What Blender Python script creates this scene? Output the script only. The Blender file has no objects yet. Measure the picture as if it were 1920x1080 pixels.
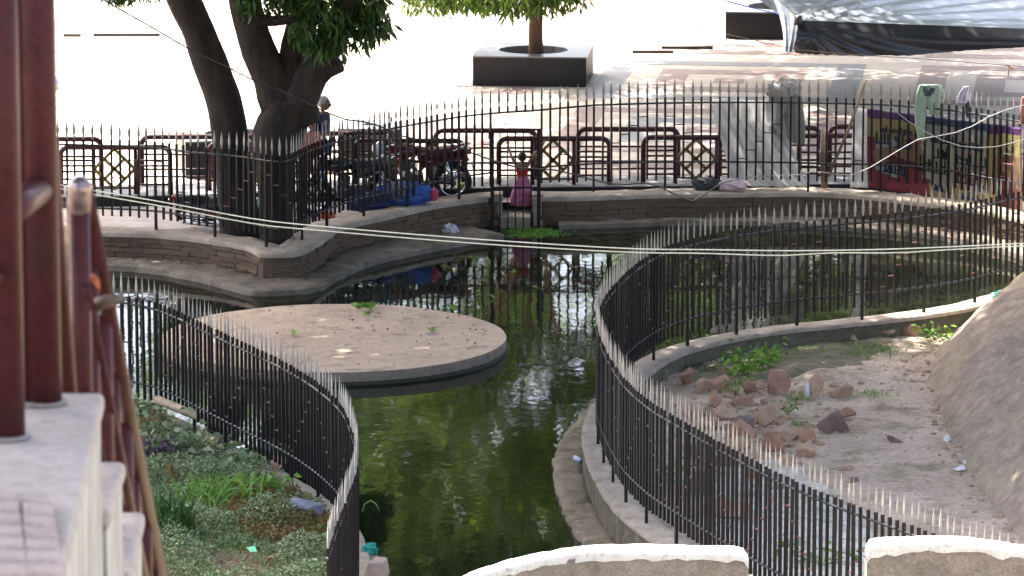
import bpy, bmesh, math, random
import numpy as np
from mathutils import Vector, Matrix, noise as mnoise

R = math.radians
random.seed(7)
RNG = np.random.default_rng(11)
scene = bpy.context.scene
COL = scene.collection

# ------------------------------------------------------------------ camera
FPX = 9200.0                       # focal length in pixels of a 1920 px wide frame
PITCH = math.atan(1770 / 9200)
CZ = 14.45
cd = bpy.data.cameras.new('camera')
cam = bpy.data.objects.new('camera', cd)
COL.objects.link(cam)
cam.location = (0, 0, CZ)
cam.rotation_euler = (R(90) - PITCH, 0, 0)
cd.sensor_width = 36
cd.lens = FPX / 1920 * 36
cd.clip_start = 0.5
cd.clip_end = 2000
cd.dof.use_dof = True
cd.dof.focus_distance = 64
cd.dof.aperture_fstop = 11
scene.camera = cam

# ------------------------------------------------------------------ sky, sun, exposure
SUN_EL = R(60)
SUN_AZ = math.atan2(-0.72, 0.69)       # clockwise from +Y: behind the plaza, to the left
w = bpy.data.worlds.new('World')
scene.world = w
w.use_nodes = True
wn = w.node_tree
sky = wn.nodes.new('ShaderNodeTexSky')
sky.sky_type = 'NISHITA'
sky.sun_disc = False
sky.sun_elevation = SUN_EL
sky.sun_rotation = SUN_AZ
sky.dust_density = 6.0
sky.air_density = 0.7
sky.ozone_density = 0.5
bg = wn.nodes['Background']
bg.inputs['Strength'].default_value = 0.15
wn.links.new(sky.outputs[0], bg.inputs[0])
sd = bpy.data.lights.new('sun', 'SUN')
sun = bpy.data.objects.new('sun', sd)
COL.objects.link(sun)
sd.energy = 3.8
sd.angle = R(0.6)
sd.color = (1.0, 0.95, 0.87)
to_sun = Vector((math.sin(SUN_AZ) * math.cos(SUN_EL), math.cos(SUN_AZ) * math.cos(SUN_EL), math.sin(SUN_EL)))
sun.rotation_euler = to_sun.to_track_quat('Z', 'Y').to_euler()
scene.view_settings.view_transform = 'Standard'
scene.view_settings.look = 'None'
scene.view_settings.exposure = 2.65
scene.view_settings.gamma = 1
scene.cycles.use_denoising = True
scene.cycles.max_bounces = 8
scene.cycles.transparent_max_bounces = 8
scene.cycles.caustics_reflective = False
scene.cycles.caustics_refractive = False

# ------------------------------------------------------------------ measuring helpers (photo pixel -> place)
_c, _s = math.cos(PITCH), math.sin(PITCH)
def ray(u, v):
    a = (u - 960) / FPX; b = (540 - v) / FPX
    return Vector((a, _c + b * _s, -_s + b * _c))
def P(u, v, z):                      # the point of height z
    d = ray(u, v)
    return Vector((0, 0, CZ)) + d * ((z - CZ) / d.z)
def Q(u, v, y):                      # the point on the upright plane at distance y
    d = ray(u, v)
    return Vector((0, 0, CZ)) + d * (y / d.y)

# ------------------------------------------------------------------ materials
MATS = {}
WARMED = ('worn_concrete', 'wall_cap_plaster', 'mud_brick', 'wall_mortar', 'damp_ledge', 'platform_plaster', 'platform_side', 'plinth_side_streaks', 'mossy_wall_side', 'ribbed_tile')
def warm_tint(c): return (min(.9, c[0] * 1.04), c[1], c[2] * .91)       # warm tint offsetting the blue skylight, put into the surface colours
def mat(name, c1, c2=None, scale=6.0, rough=0.8, bump=0.0, bscale=None, spec=0.4, metal=0.0,
        c3=None, s3=1.5, t3=0.55, vary=0.0, detail=6, coat=0.0, stretch=None, rvar=0.0, grain=.2, gscale=None):
    if name in MATS: return MATS[name]
    if name in WARMED:
        c1 = warm_tint(c1); c2 = warm_tint(c2) if c2 else c2; c3 = warm_tint(c3) if c3 else c3
    m = bpy.data.materials.new(name); m.use_nodes = True
    nt = m.node_tree; N = nt.nodes; L = nt.links
    b = N['Principled BSDF']
    tc = N.new('ShaderNodeTexCoord')
    vec = tc.outputs['Object']
    if stretch:
        mp = N.new('ShaderNodeMapping'); mp.inputs['Scale'].default_value = stretch
        L.new(vec, mp.inputs[0]); vec = mp.outputs[0]
    if c2 is None: c2 = tuple(x * 0.75 for x in c1)
    nz = N.new('ShaderNodeTexNoise'); nz.inputs['Scale'].default_value = scale
    nz.inputs['Detail'].default_value = detail; nz.inputs['Roughness'].default_value = 0.65
    L.new(vec, nz.inputs['Vector'])
    rp = N.new('ShaderNodeValToRGB')
    rp.color_ramp.elements[0].position = 0.35; rp.color_ramp.elements[0].color = (*c2, 1)
    rp.color_ramp.elements[1].position = 0.65; rp.color_ramp.elements[1].color = (*c1, 1)
    L.new(nz.outputs['Fac'], rp.inputs[0])
    out = rp.outputs[0]
    if c3:
        n3 = N.new('ShaderNodeTexNoise'); n3.inputs['Scale'].default_value = s3
        n3.inputs['Detail'].default_value = 8; n3.inputs['Roughness'].default_value = 0.7
        L.new(vec, n3.inputs['Vector'])
        r3 = N.new('ShaderNodeValToRGB')
        r3.color_ramp.elements[0].position = t3 - 0.06; r3.color_ramp.elements[0].color = (0, 0, 0, 1)
        r3.color_ramp.elements[1].position = t3 + 0.08; r3.color_ramp.elements[1].color = (1, 1, 1, 1)
        L.new(n3.outputs['Fac'], r3.inputs[0])
        mx = N.new('ShaderNodeMix'); mx.data_type = 'RGBA'
        L.new(r3.outputs[0], mx.inputs[0]); L.new(out, mx.inputs[6]); mx.inputs[7].default_value = (*c3, 1)
        out = mx.outputs[2]
    if grain:
        nf = N.new('ShaderNodeTexNoise'); nf.inputs['Scale'].default_value = gscale or max(18.0, scale * 7); nf.inputs['Detail'].default_value = 5; nf.inputs['Roughness'].default_value = .75
        L.new(vec, nf.inputs['Vector'])
        mf = N.new('ShaderNodeMapRange'); mf.inputs[1].default_value = .3; mf.inputs[2].default_value = .7; mf.inputs[3].default_value = 1 - grain; mf.inputs[4].default_value = 1 + grain
        L.new(nf.outputs['Fac'], mf.inputs[0])
        hf = N.new('ShaderNodeHueSaturation'); L.new(mf.outputs[0], hf.inputs['Value']); L.new(out, hf.inputs['Color']); out = hf.outputs[0]
    if vary:
        oi = N.new('ShaderNodeObjectInfo')
        hs = N.new('ShaderNodeHueSaturation')
        mr = N.new('ShaderNodeMapRange')
        mr.inputs[3].default_value = 1 - vary; mr.inputs[4].default_value = 1 + vary
        L.new(oi.outputs['Random'], mr.inputs[0]); L.new(mr.outputs[0], hs.inputs['Value'])
        L.new(out, hs.inputs['Color']); out = hs.outputs[0]
    L.new(out, b.inputs['Base Color'])
    b.inputs['Roughness'].default_value = rough
    if rvar:
        mr2 = N.new('ShaderNodeMapRange'); mr2.inputs[3].default_value = rough - rvar; mr2.inputs[4].default_value = rough + rvar
        L.new(nz.outputs['Fac'], mr2.inputs[0]); L.new(mr2.outputs[0], b.inputs['Roughness'])
    b.inputs['Specular IOR Level'].default_value = spec
    b.inputs['Metallic'].default_value = metal
    b.inputs['Coat Weight'].default_value = coat
    if bump:
        nb = N.new('ShaderNodeTexNoise'); nb.inputs['Scale'].default_value = bscale or scale * 4
        nb.inputs['Detail'].default_value = 8; nb.inputs['Roughness'].default_value = 0.7
        L.new(vec, nb.inputs['Vector'])
        bp = N.new('ShaderNodeBump'); bp.inputs['Strength'].default_value = bump; bp.inputs['Distance'].default_value = 0.03
        L.new(nb.outputs['Fac'], bp.inputs['Height']); L.new(bp.outputs[0], b.inputs['Normal'])
    MATS[name] = m
    return m

def leafmat(name, cols, trans=0.35, rough=0.45):
    m = bpy.data.materials.new(name); m.use_nodes = True
    nt = m.node_tree; N = nt.nodes; L = nt.links
    b = N['Principled BSDF']; out = N['Material Output']
    g = N.new('ShaderNodeNewGeometry')
    rp = N.new('ShaderNodeValToRGB')
    els = rp.color_ramp.elements
    els[0].color = (*cols[0], 1); els[1].color = (*cols[-1], 1)
    for i, c in enumerate(cols[1:-1]):
        e = els.new((i + 1) / (len(cols) - 1)); e.color = (*c, 1)
    L.new(g.outputs['Random Per Island'], rp.inputs[0])
    L.new(rp.outputs[0], b.inputs['Base Color'])
    b.inputs['Roughness'].default_value = rough
    b.inputs['Specular IOR Level'].default_value = 0.35
    tr = N.new('ShaderNodeBsdfTranslucent')
    hs = N.new('ShaderNodeHueSaturation'); hs.inputs['Value'].default_value = 2.2; hs.inputs['Hue'].default_value = 0.475
    L.new(rp.outputs[0], hs.inputs['Color']); L.new(hs.outputs[0], tr.inputs[0])
    mx = N.new('ShaderNodeMixShader'); mx.inputs[0].default_value = trans
    L.new(b.outputs[0], mx.inputs[1]); L.new(tr.outputs[0], mx.inputs[2]); L.new(mx.outputs[0], out.inputs[0])
    return m

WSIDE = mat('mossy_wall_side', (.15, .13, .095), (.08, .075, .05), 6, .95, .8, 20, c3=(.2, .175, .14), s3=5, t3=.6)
CONC = mat('worn_concrete', (.36, .32, .28), (.24, .21, .18), 5, .9, .5, 30, c3=(.17, .15, .12), s3=2.2, t3=.58)
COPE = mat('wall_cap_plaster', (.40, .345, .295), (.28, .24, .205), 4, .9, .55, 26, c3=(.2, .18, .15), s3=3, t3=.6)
BRICKW = mat('mud_brick', (.20, .146, .103), (.118, .087, .062), 7, .95, .9, 22, vary=.15, c3=(.07, .058, .045), s3=4, t3=.6)
MORTAR = mat('wall_mortar', (.115, .09, .068), (.07, .055, .042), 6, .95, .6, 26)
LEDGEF = mat('shaded_damp_ledge', (.19, .155, .12), (.12, .10, .075), 3.5, .85, .6, 24, c3=(.075, .07, .045), s3=2.4, t3=.55)  # darker copy of the ledge colour, painting in the shade on the far side
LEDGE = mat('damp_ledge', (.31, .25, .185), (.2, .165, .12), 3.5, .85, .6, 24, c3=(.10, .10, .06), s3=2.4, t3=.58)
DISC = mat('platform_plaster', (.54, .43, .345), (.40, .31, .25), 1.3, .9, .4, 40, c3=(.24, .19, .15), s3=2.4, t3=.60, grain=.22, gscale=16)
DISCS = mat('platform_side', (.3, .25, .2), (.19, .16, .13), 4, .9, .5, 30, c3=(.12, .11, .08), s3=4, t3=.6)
DIRT = mat('pale_dirt', (.62, .495, .385), (.43, .33, .245), 1.3, .95, 1.0, 16, c3=(.29, .235, .15), s3=1.2, t3=.57, grain=.32, gscale=14)
SLUDGE = mat('dried_sludge', (.66, .63, .57), (.42, .39, .34), 3.0, .8, 1.0, 14, c3=(.12, .15, .05), s3=1.6, t3=.60, grain=.35, gscale=16)
MOUNDM = mat('mound_cement', (.46, .36, .28), (.28, .22, .17), 3.5, .95, 1.0, 11, c3=(.37, .33, .21), s3=.5, t3=.55, grain=.26, gscale=9)
SOIL = mat('bank_soil', (.17, .125, .09), (.09, .07, .05), 4, .95, .8, 16)
HILL = mat('hill_ground', (.2, .17, .12), (.12, .12, .06), .6, .95, .6, 8)
PAVE = mat('cream_paving', (.47, .40, .325), (.40, .335, .27), 1.2, .55, .12, 20, spec=.5, c3=(.33, .275, .22), s3=.5, t3=.62)
PINK = mat('pink_paving', (.27, .19, .165), (.22, .155, .135), 1.5, .55, .12, 20, spec=.5, c3=(.2, .145, .125), s3=.7, t3=.62)
GREYP = mat('grey_paving', (.22, .215, .22), (.18, .175, .18), 1.5, .55, .12, 20, spec=.5)
WALK = mat('walkway_paving', (.5, .44, .39), (.36, .31, .28), 2.2, .8, .3, 20)
GRANITE = mat('black_granite', (.016, .016, .019), (.009, .009, .011), 30, .4, .03, 60, spec=.22)
KERBM = mat('kerb_granite', (.2, .2, .2), (.13, .13, .13), 8, .6, .2, 30)
IRON = mat('black_iron_paint', (.006, .006, .007), (.011, .010, .010), 14, .42, .12, 60, spec=.25)
IRONR = mat('rail_iron_paint', (.016, .018, .022), (.03, .03, .032), 10, .32, .1, 60, spec=.5)
RUNG = mat('red_oxide_paint', (.17, .06, .055), (.1, .04, .04), 20, .5, .1, 60, vary=.25)
MAROON = mat('maroon_paint', (.055, .006, .010), (.035, .005, .008), 6, .35, .06, 40, spec=.35, coat=.1, c3=(.05, .02, .02), s3=6, t3=.62)
MAROON2 = mat('stair_rail_paint', (.10, .020, .024), (.065, .024, .022), 5, .4, .08, 30, spec=.12, coat=0, c3=(.05, .018, .015), s3=5, t3=.55, rvar=.08)
GOLD = mat('gold_paint', (.23, .17, .05), (.13, .1, .03), 12, .45, .05, metal=.35)
WHITEW = mat('whitewash', (.78, .76, .74), (.6, .57, .54), 5, .9, .5, 20, c3=(.4, .36, .32), s3=3.5, t3=.62)
WHITEB = mat('whitewash_bright', (.72, .70, .67), (.54, .51, .47), 7, .9, .7, 20, c3=(.34, .29, .24), s3=7, t3=.61, grain=.15)
PARFACE = mat('parapet_render', (.34, .285, .24), (.25, .205, .17), 5, .95, 1.0, 40, c3=(.2, .165, .14), s3=2.0, t3=.58, grain=.3, gscale=40)
PLINTH = mat('plinth_plaster', (.54, .445, .37), (.41, .33, .27), 3.2, .9, .25, 14, c3=(.36, .3, .26), s3=2.2, t3=.66)
PLSIDE = mat('plinth_side_streaks', (.74, .72, .69), (.30, .27, .23), 4, .9, .4, 14, c3=(.22, .2, .17), s3=6, t3=.6, stretch=(4, 4, .5))
TILEM = mat('ribbed_tile', (.46, .36, .33), (.36, .28, .255), 6, .7, .2, 30)
BARK = mat('bark', (.05, .037, .03), (.016, .012, .011), 5, .95, 1.0, 14, stretch=(1, 1, .35))
LEAF_M = leafmat('mango_leaves', [(.012, .035, .008), (.03, .075, .014), (.042, .10, .02), (.065, .135, .028)], .30, .38)
LEAF_F = leafmat('canopy_leaves', [(.012, .03, .006), (.025, .06, .010), (.045, .09, .014), (.085, .14, .022)], .48, .45)
GRASSM = leafmat('ground_cover_leaves', [(.05, .085, .035), (.11, .165, .07), (.17, .235, .115), (.32, .38, .22)], .25, .6)
DRYM = leafmat('dry_leaves', [(.09, .05, .015), (.16, .1, .03), (.12, .1, .03), (.2, .14, .05)], .2, .7)
WEEDM = leafmat('weed_leaves', [(.04, .11, .015), (.07, .17, .025), (.1, .23, .035), (.13, .28, .05)], .35, .5)
PURPLEM = leafmat('purple_leaves', [(.05, .03, .05), (.09, .05, .085), (.06, .045, .055), (.08, .07, .06)], .2, .5)
LILYM = leafmat('strap_leaves', [(.012, .04, .01), (.022, .062, .014), (.032, .085, .018), (.055, .12, .03)], .25, .4)
STRAW = leafmat('straw', [(.35, .25, .13), (.28, .18, .1), (.4, .3, .2), (.3, .15, .12)], .2, .7)
RUBBER = mat('tyre_rubber', (.012, .012, .012), (.02, .02, .02), 20, .8, .2, 60)
CHROME = mat('chrome', (.7, .7, .72), (.55, .55, .57), 10, .18, metal=1.0)
BLACKP = mat('black_plastic', (.014, .014, .016), (.02, .02, .022), 10, .35, spec=.5)
ENGINE = mat('engine_alloy', (.12, .12, .125), (.06, .06, .065), 14, .5, .2, metal=.6)
SKIN = mat('brown_skin', (.20, .105, .07), (.155, .08, .055), 10, .55, .05)
HAIRG = mat('grey_hair', (.42, .41, .40), (.24, .235, .23), 40, .8, .5, 90)
HAIRB = mat('black_hair', (.010, .009, .009), (.018, .015, .014), 40, .6, .5, 90)
def plain(name, c, rough=.6, **k): return mat(name, c, tuple(x * .82 for x in c), k.pop('scale', 9), rough, k.pop('bump', .06), 40, **k)

# water: murky, still, slightly rippled
def watermat():
    m = bpy.data.materials.new('pond_water'); m.use_nodes = True
    nt = m.node_tree; N = nt.nodes; L = nt.links; b = N['Principled BSDF']
    b.inputs['Base Color'].default_value = (.009, .012, .006, 1)
    b.inputs['Roughness'].default_value = .035
    b.inputs['IOR'].default_value = 1.333
    b.inputs['Specular IOR Level'].default_value = .5
    tc = N.new('ShaderNodeTexCoord')
    mp = N.new('ShaderNodeMapping'); mp.inputs['Scale'].default_value = (1.0, .55, 1)
    L.new(tc.outputs['Object'], mp.inputs[0])
    n1 = N.new('ShaderNodeTexNoise'); n1.inputs['Scale'].default_value = 1.5; n1.inputs['Detail'].default_value = 3
    n2 = N.new('ShaderNodeTexNoise'); n2.inputs['Scale'].default_value = 9; n2.inputs['Detail'].default_value = 2
    L.new(mp.outputs[0], n1.inputs['Vector']); L.new(mp.outputs[0], n2.inputs['Vector'])
    b1 = N.new('ShaderNodeBump'); b1.inputs['Strength'].default_value = .05; b1.inputs['Distance'].default_value = .1
    b2 = N.new('ShaderNodeBump'); b2.inputs['Strength'].default_value = .018; b2.inputs['Distance'].default_value = .03
    L.new(n1.outputs['Fac'], b1.inputs['Height']); L.new(n2.outputs['Fac'], b2.inputs['Height'])
    L.new(b1.outputs[0], b2.inputs['Normal']); L.new(b2.outputs[0], b.inputs['Normal'])
    return m
WATER = watermat()

# ------------------------------------------------------------------ mesh helpers
class MB:
    def __init__(s): s.v = []; s.f = []; s.m = []
    def add(s, vs, fs, mi=0):
        o = len(s.v); s.v += [tuple(x) for x in vs]
        s.f += [tuple(i + o for i in f) for f in fs]; s.m += [mi] * len(fs); return s
    def box(s, c, size, rot=None, mi=0, taper=1.0):
        hx, hy, hz = [a / 2 for a in size]
        vs = []
        for z, t in ((-hz, 1), (hz, taper)):
            for x, y in ((-hx, -hy), (hx, -hy), (hx, hy), (-hx, hy)): vs.append(Vector((x * t, y * t, z)))
        if rot is not None: vs = [rot @ q for q in vs]
        c = Vector(c)
        return s.add([q + c for q in vs], [(3, 2, 1, 0), (4, 5, 6, 7), (0, 1, 5, 4), (1, 2, 6, 5), (2, 3, 7, 6), (3, 0, 4, 7)], mi)
    def tube(s, pts, r, n=8, caps=True, mi=0, jit=0.0, flat=1.0):
        pts = [Vector(p) for p in pts]; k = len(pts)
        rs = r if hasattr(r, '__len__') else [r] * k
        vs = []; fs = []
        t0 = (pts[1] - pts[0]).normalized()
        up = Vector((0, 0, 1)) if abs(t0.z) < .9 else Vector((1, 0, 0))
        a = t0.cross(up).normalized()
        for i in range(k):
            t = (pts[min(i + 1, k - 1)] - pts[max(i - 1, 0)]).normalized()
            a = (a - t * a.dot(t)).normalized(); bb = t.cross(a)
            for j in range(n):
                th = 2 * math.pi * j / n
                q = rs[i]
                if jit: q *= 1 + jit * mnoise.noise(Vector((pts[i].x * 3 + math.cos(th), pts[i].y * 3 + math.sin(th), pts[i].z * 2.2)))
                vs.append(pts[i] + a * math.cos(th) * q + bb * math.sin(th) * q * flat)
        for i in range(k - 1):
            for j in range(n):
                j2 = (j + 1) % n
                fs.append((i * n + j, i * n + j2, (i + 1) * n + j2, (i + 1) * n + j))
        if caps: fs.append(tuple(range(n - 1, -1, -1))); fs.append(tuple(range((k - 1) * n, k * n)))
        return s.add(vs, fs, mi)
    def ell(s, c, rad, nu=12, nv=8, rot=None, mi=0, fn=None):
        vs = []; fs = []; c = Vector(c)
        for i in range(nv + 1):
            ph = math.pi * i / nv
            for j in range(nu):
                th = 2 * math.pi * j / nu
                q = Vector((math.sin(ph) * math.cos(th), math.sin(ph) * math.sin(th), math.cos(ph)))
                k = fn(q) if fn else 1
                q = Vector((q.x * rad[0] * k, q.y * rad[1] * k, q.z * rad[2] * k))
                vs.append((rot @ q if rot is not None else q) + c)
        for i in range(nv):
            for j in range(nu):
                j2 = (j + 1) % nu
                fs.append((i * nu + j, (i + 1) * nu + j, (i + 1) * nu + j2, i * nu + j2))
        return s.add(vs, fs, mi)
    def torus(s, c, R1, r, axis='y', n=24, m=8, mi=0):
        vs = []; fs = []; c = Vector(c)
        for i in range(n):
            a = 2 * math.pi * i / n
            for j in range(m):
                b = 2 * math.pi * j / m
                x = (R1 + r * math.cos(b)) * math.cos(a); y = (R1 + r * math.cos(b)) * math.sin(a); z = r * math.sin(b)
                q = Vector((x, z, y)) if axis == 'y' else Vector((x, y, z))
                vs.append(q + c)
        for i in range(n):
            for j in range(m):
                fs.append((i * m + j, ((i + 1) % n) * m + j, ((i + 1) % n) * m + (j + 1) % m, i * m + (j + 1) % m))
        return s.add(vs, fs, mi)
    def grid(s, rows, mi=0, close=False):
        n = len(rows[0]); vs = [q for r_ in rows for q in r_]; fs = []
        for i in range(len(rows) - 1):
            for j in range(n - 1 if not close else n):
                j2 = (j + 1) % n
                fs.append((i * n + j, i * n + j2, (i + 1) * n + j2, (i + 1) * n + j))
        return s.add(vs, fs, mi)
    def mesh(s, name, mats, smooth=False):
        me = bpy.data.meshes.new(name); me.from_pydata(s.v, [], s.f)
        for m in (mats if isinstance(mats, (list, tuple)) else [mats]): me.materials.append(m)
        me.polygons.foreach_set('material_index', s.m)
        if smooth: me.polygons.foreach_set('use_smooth', [True] * len(s.f))
        me.update(); 
        bm = bmesh.new(); bm.from_mesh(me); bmesh.ops.recalc_face_normals(bm, faces=bm.faces); bm.to_mesh(me); bm.free()
        return me
    def build(s, name, mats, parent=None, smooth=False, world=False):
        return link(name, s.mesh(name, mats, smooth), parent, world)

def link(name, me, parent=None, world=False):
    o = bpy.data.objects.new(name, me); COL.objects.link(o)
    if parent is not None:
        o.parent = parent
        if world: o.location = -parent.location
    return o
def tag(o, label=None, cat=None, group=None, kind=None):
    if label: o['label'] = label
    if cat: o['category'] = cat
    if group: o['group'] = group
    if kind: o['kind'] = kind
    return o
def thing(name, label, cat, loc=(0, 0, 0), rz=0, group=None):
    o = bpy.data.objects.new(name, None); COL.objects.link(o)
    o.location = loc; o.rotation_euler = (0, 0, rz); o.empty_display_size = .1
    return tag(o, label, cat, group)
def bevel(o, wd=.01, seg=2, ang=40):
    b = o.modifiers.new('bevel', 'BEVEL'); b.width = wd; b.segments = seg; b.limit_method = 'ANGLE'; b.angle_limit = R(ang)
    return o
def spline(pts, step=.1):
    p = [Vector(q) for q in pts]; p = [p[0] * 2 - p[1]] + p + [p[-1] * 2 - p[-2]]
    out = []
    for i in range(1, len(p) - 2):
        n = max(2, int((p[i + 1] - p[i]).length / .02))
        for k in range(n):
            t = k / n; t2 = t * t; t3 = t2 * t
            out.append(.5 * ((2 * p[i]) + (-p[i - 1] + p[i + 1]) * t + (2 * p[i - 1] - 5 * p[i] + 4 * p[i + 1] - p[i + 2]) * t2 + (-p[i - 1] + 3 * p[i] - 3 * p[i + 1] + p[i + 2]) * t3))
    out.append(p[-2])
    res = [out[0]]; acc = 0; last = out[0]
    for q in out[1:]:
        seg = (q - last).length
        while acc + seg >= step and seg > 1e-9:
            f = (step - acc) / seg; last = last.lerp(q, f); res.append(last.copy()); seg = (q - last).length; acc = 0
        acc += seg; last = q
    return res
def normals2(c):
    out = []
    for i in range(len(c)):
        t = c[min(i + 1, len(c) - 1)] - c[max(i - 1, 0)]; t = Vector((t.x, t.y, 0)).normalized()
        out.append((t, Vector((t.y, -t.x, 0))))         # tangent, right-hand normal
    return out
def smoothcurve(c, it=2):
    for _ in range(it):
        c = [c[0]] + [(c[i - 1] + c[i] * 2 + c[i + 1]) / 4 for i in range(1, len(c) - 1)] + [c[-1]]
    return c
def offset(c, d): return [q + n * d for q, (t, n) in zip(c, normals2(c))]
def setz(c, z): return [Vector((q.x, q.y, z)) for q in c]
def nz(q, f=1.0, o=0.0): return mnoise.noise(Vector((q[0] * f + o, q[1] * f - o, q[2] * f)))
def sweep(mb, A, B, z0, z1, jit=.0, mi=0, round_=0.0, nx=4):
    """a wall or kerb between the two plan curves A and B, from z0 up to z1"""
    rows = []
    for i, (a, b) in enumerate(zip(A, B)):
        r = [Vector((a.x, a.y, z0)), Vector((a.x, a.y, z1 - round_))]
        for k in range(nx + 1):
            q = a.lerp(b, .02 + .96 * k / nx); r.append(Vector((q.x, q.y, z1 + (round_ * .25 if 0 < k < nx else 0))))
        r += [Vector((b.x, b.y, z1 - round_)), Vector((b.x, b.y, z0))]
        if jit: r = [q + Vector((nz(q, 4, 3) * jit, nz(q, 4, 9) * jit, nz(q, 3.3) * jit if q.z > z0 + .01 else 0)) for q in r]
        rows.append(r)
    mb.grid(rows, mi)
    n = len(rows[0])
    mb.add(rows[0], [tuple(range(n))], mi); mb.add(rows[-1], [tuple(range(n - 1, -1, -1))], mi)
    return mb
def inside(poly, x, y):
    px = np.array([q.x for q in poly]); py = np.array([q.y for q in poly])
    res = np.zeros(np.shape(x), bool); j = len(px) - 1
    for i in range(len(px)):
        c = ((py[i] > y) != (py[j] > y)) & (x < (px[j] - px[i]) * (y - py[i]) / (py[j] - py[i] + 1e-12) + px[i])
        res ^= c; j = i
    return res
def polysheet(name, pts, m, z=None):
    bm = bmesh.new(); vs = [bm.verts.new((q[0], q[1], z if z is not None else q[2])) for q in pts]
    f = bm.faces.new(vs); bm.normal_update()
    if f.normal.z < 0: f.normal_flip()
    bmesh.ops.triangulate(bm, faces=[f], ngon_method='EAR_CLIP')
    me = bpy.data.meshes.new(name); bm.to_mesh(me); bm.free(); me.materials.append(m)
    return tag(link(name, me), kind='structure')
def leafmesh(name, base, direc, length, width, m, fold=.25, curl=.0, seg=1):
    """leaf blades: arrays base (n,3), direction (n,3), length (n), width (n); bent strips of seg quads or one folded diamond"""
    n = len(base); d = direc / (np.linalg.norm(direc, axis=1, keepdims=True) + 1e-9)
    rv = RNG.normal(size=(n, 3)); rv[:, 2] *= .5
    side = np.cross(d, rv); side /= (np.linalg.norm(side, axis=1, keepdims=True) + 1e-9)
    nrm = np.cross(side, d)
    length = np.broadcast_to(length, (n,))[:, None]; width = np.broadcast_to(width, (n,))[:, None]
    if seg == 1:
        v = np.stack([base, base + d * length * .45 + side * width * .5 + nrm * width * fold,
                      base + d * length - np.array([0, 0, 1]) * length * curl,
                      base + d * length * .45 - side * width * .5 + nrm * width * fold], 1)
        k = 4; faces = np.array([[0, 1, 2, 3]])
    else:
        cols = []
        for i in range(seg + 1):
            t = i / seg; wd = width * (1 - t ** 2.2) * (.35 + .65 * min(1, t * 4 + .2)) * .5
            c = base + d * length * t - np.array([0, 0, 1]) * length * curl * t * t
            cols += [c - side * wd, c + side * wd]
        v = np.stack(cols, 1); k = 2 * (seg + 1)
        faces = np.array([[2 * i, 2 * i + 1, 2 * i + 3, 2 * i + 2] for i in range(seg)])
    nf = len(faces)
    me = bpy.data.meshes.new(name)
    me.vertices.add(n * k); me.vertices.foreach_set('co', v.reshape(-1).astype(np.float32))
    idx = (faces[None] + (np.arange(n) * k)[:, None, None]).reshape(-1)
    me.loops.add(len(idx)); me.loops.foreach_set('vertex_index', idx.astype(np.int32))
    me.polygons.add(n * nf)
    me.polygons.foreach_set('loop_start', (np.arange(n * nf) * 4).astype(np.int32))
    me.materials.append(m); me.update(calc_edges=True); me.validate()
    return me

# ================================================================== THE PLAN
Z_WALL, Z_LEDGE, Z_WATER, Z_PLAZA, Z_WALK, Z_KERB, Z_DIRT = .65, .25, .16, .35, .50, .66, .40
def px(L, z): return [P(u, v, z) for u, v in L]

# far wall: pond-side top edge (left of the gate, right of the gate)
farL = [Vector((-15, 77.6, .65)), Vector((-10, 77.0, .65))] + px([(200, 435), (316, 440), (446, 458)], .65)
farL_b = px([(492, 475)], .65); 
farL_c = px([(560, 472), (598, 453), (643, 424), (727, 404), (810, 385), (899, 372), (944, 368)], .65)
curveL = smoothcurve(spline(farL + farL_b, .08), 2) + smoothcurve(spline([farL_b[0] + Vector((.12, 0, 0))] + farL_c, .08), 2)
farR = px([(999, 369), (1087, 369), (1220, 364), (1300, 363), (1462, 361), (1530, 361), (1638, 368), (1711, 377), (1811, 389), (1920, 412)], .65) + [Vector((10.5, 73.5, .65)), Vector((16, 66, .65))]
curveR = smoothcurve(spline(farR, .08), 3)
# ledge front edge in the same order
ledgeL = [Vector((-15, 76.6, .25)), Vector((-10, 76.2, .25))] + px([(200, 497), (341, 512.6), (465, 543), (500, 545), (592, 538), (640, 513), (700, 488), (776, 470), (899, 446), (950, 439)], .25)
ledgeR = px([(1047, 421), (1100, 419), (1271, 414), (1430, 414), (1600, 424), (1711, 434), (1828, 453), (1920, 478)], .25) + [Vector((10, 72.6, .25)), Vector((15.4, 65.5, .25))]
# right enclosure and left bank: line of the fence
rf_pts = [Vector((13, 75.5, .65)), Vector((10, 73.3, .65))] + px([(1920, 546), (1803, 574), (1694, 591), (1570, 604), (1440, 618), (1338, 636), (1255, 660), (1203, 690), (1158, 733), (1128, 776), (1119, 814), (1123, 840), (1131, 866), (1145, 897), (1168, 936), (1204, 974), (1257, 1013), (1480, 1148), (1718, 1250), (1920, 1330)], .65) + [Vector((7.2, 46, .65))]
rfc = smoothcurve(spline(rf_pts, .045), 14)
lf_pts = [Vector((-10, 66.2, .65)), Vector((-7.5, 65, .65))] + px([(212, 762), (305, 784), (418, 842), (552, 914), (636, 985), (664, 1050), (671, 1095), (665, 1142), (634, 1236), (599, 1338)], .65) + [Vector((-2.3, 46, .65))]
lfc = smoothcurve(spline(lf_pts, .045), 14)

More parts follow.
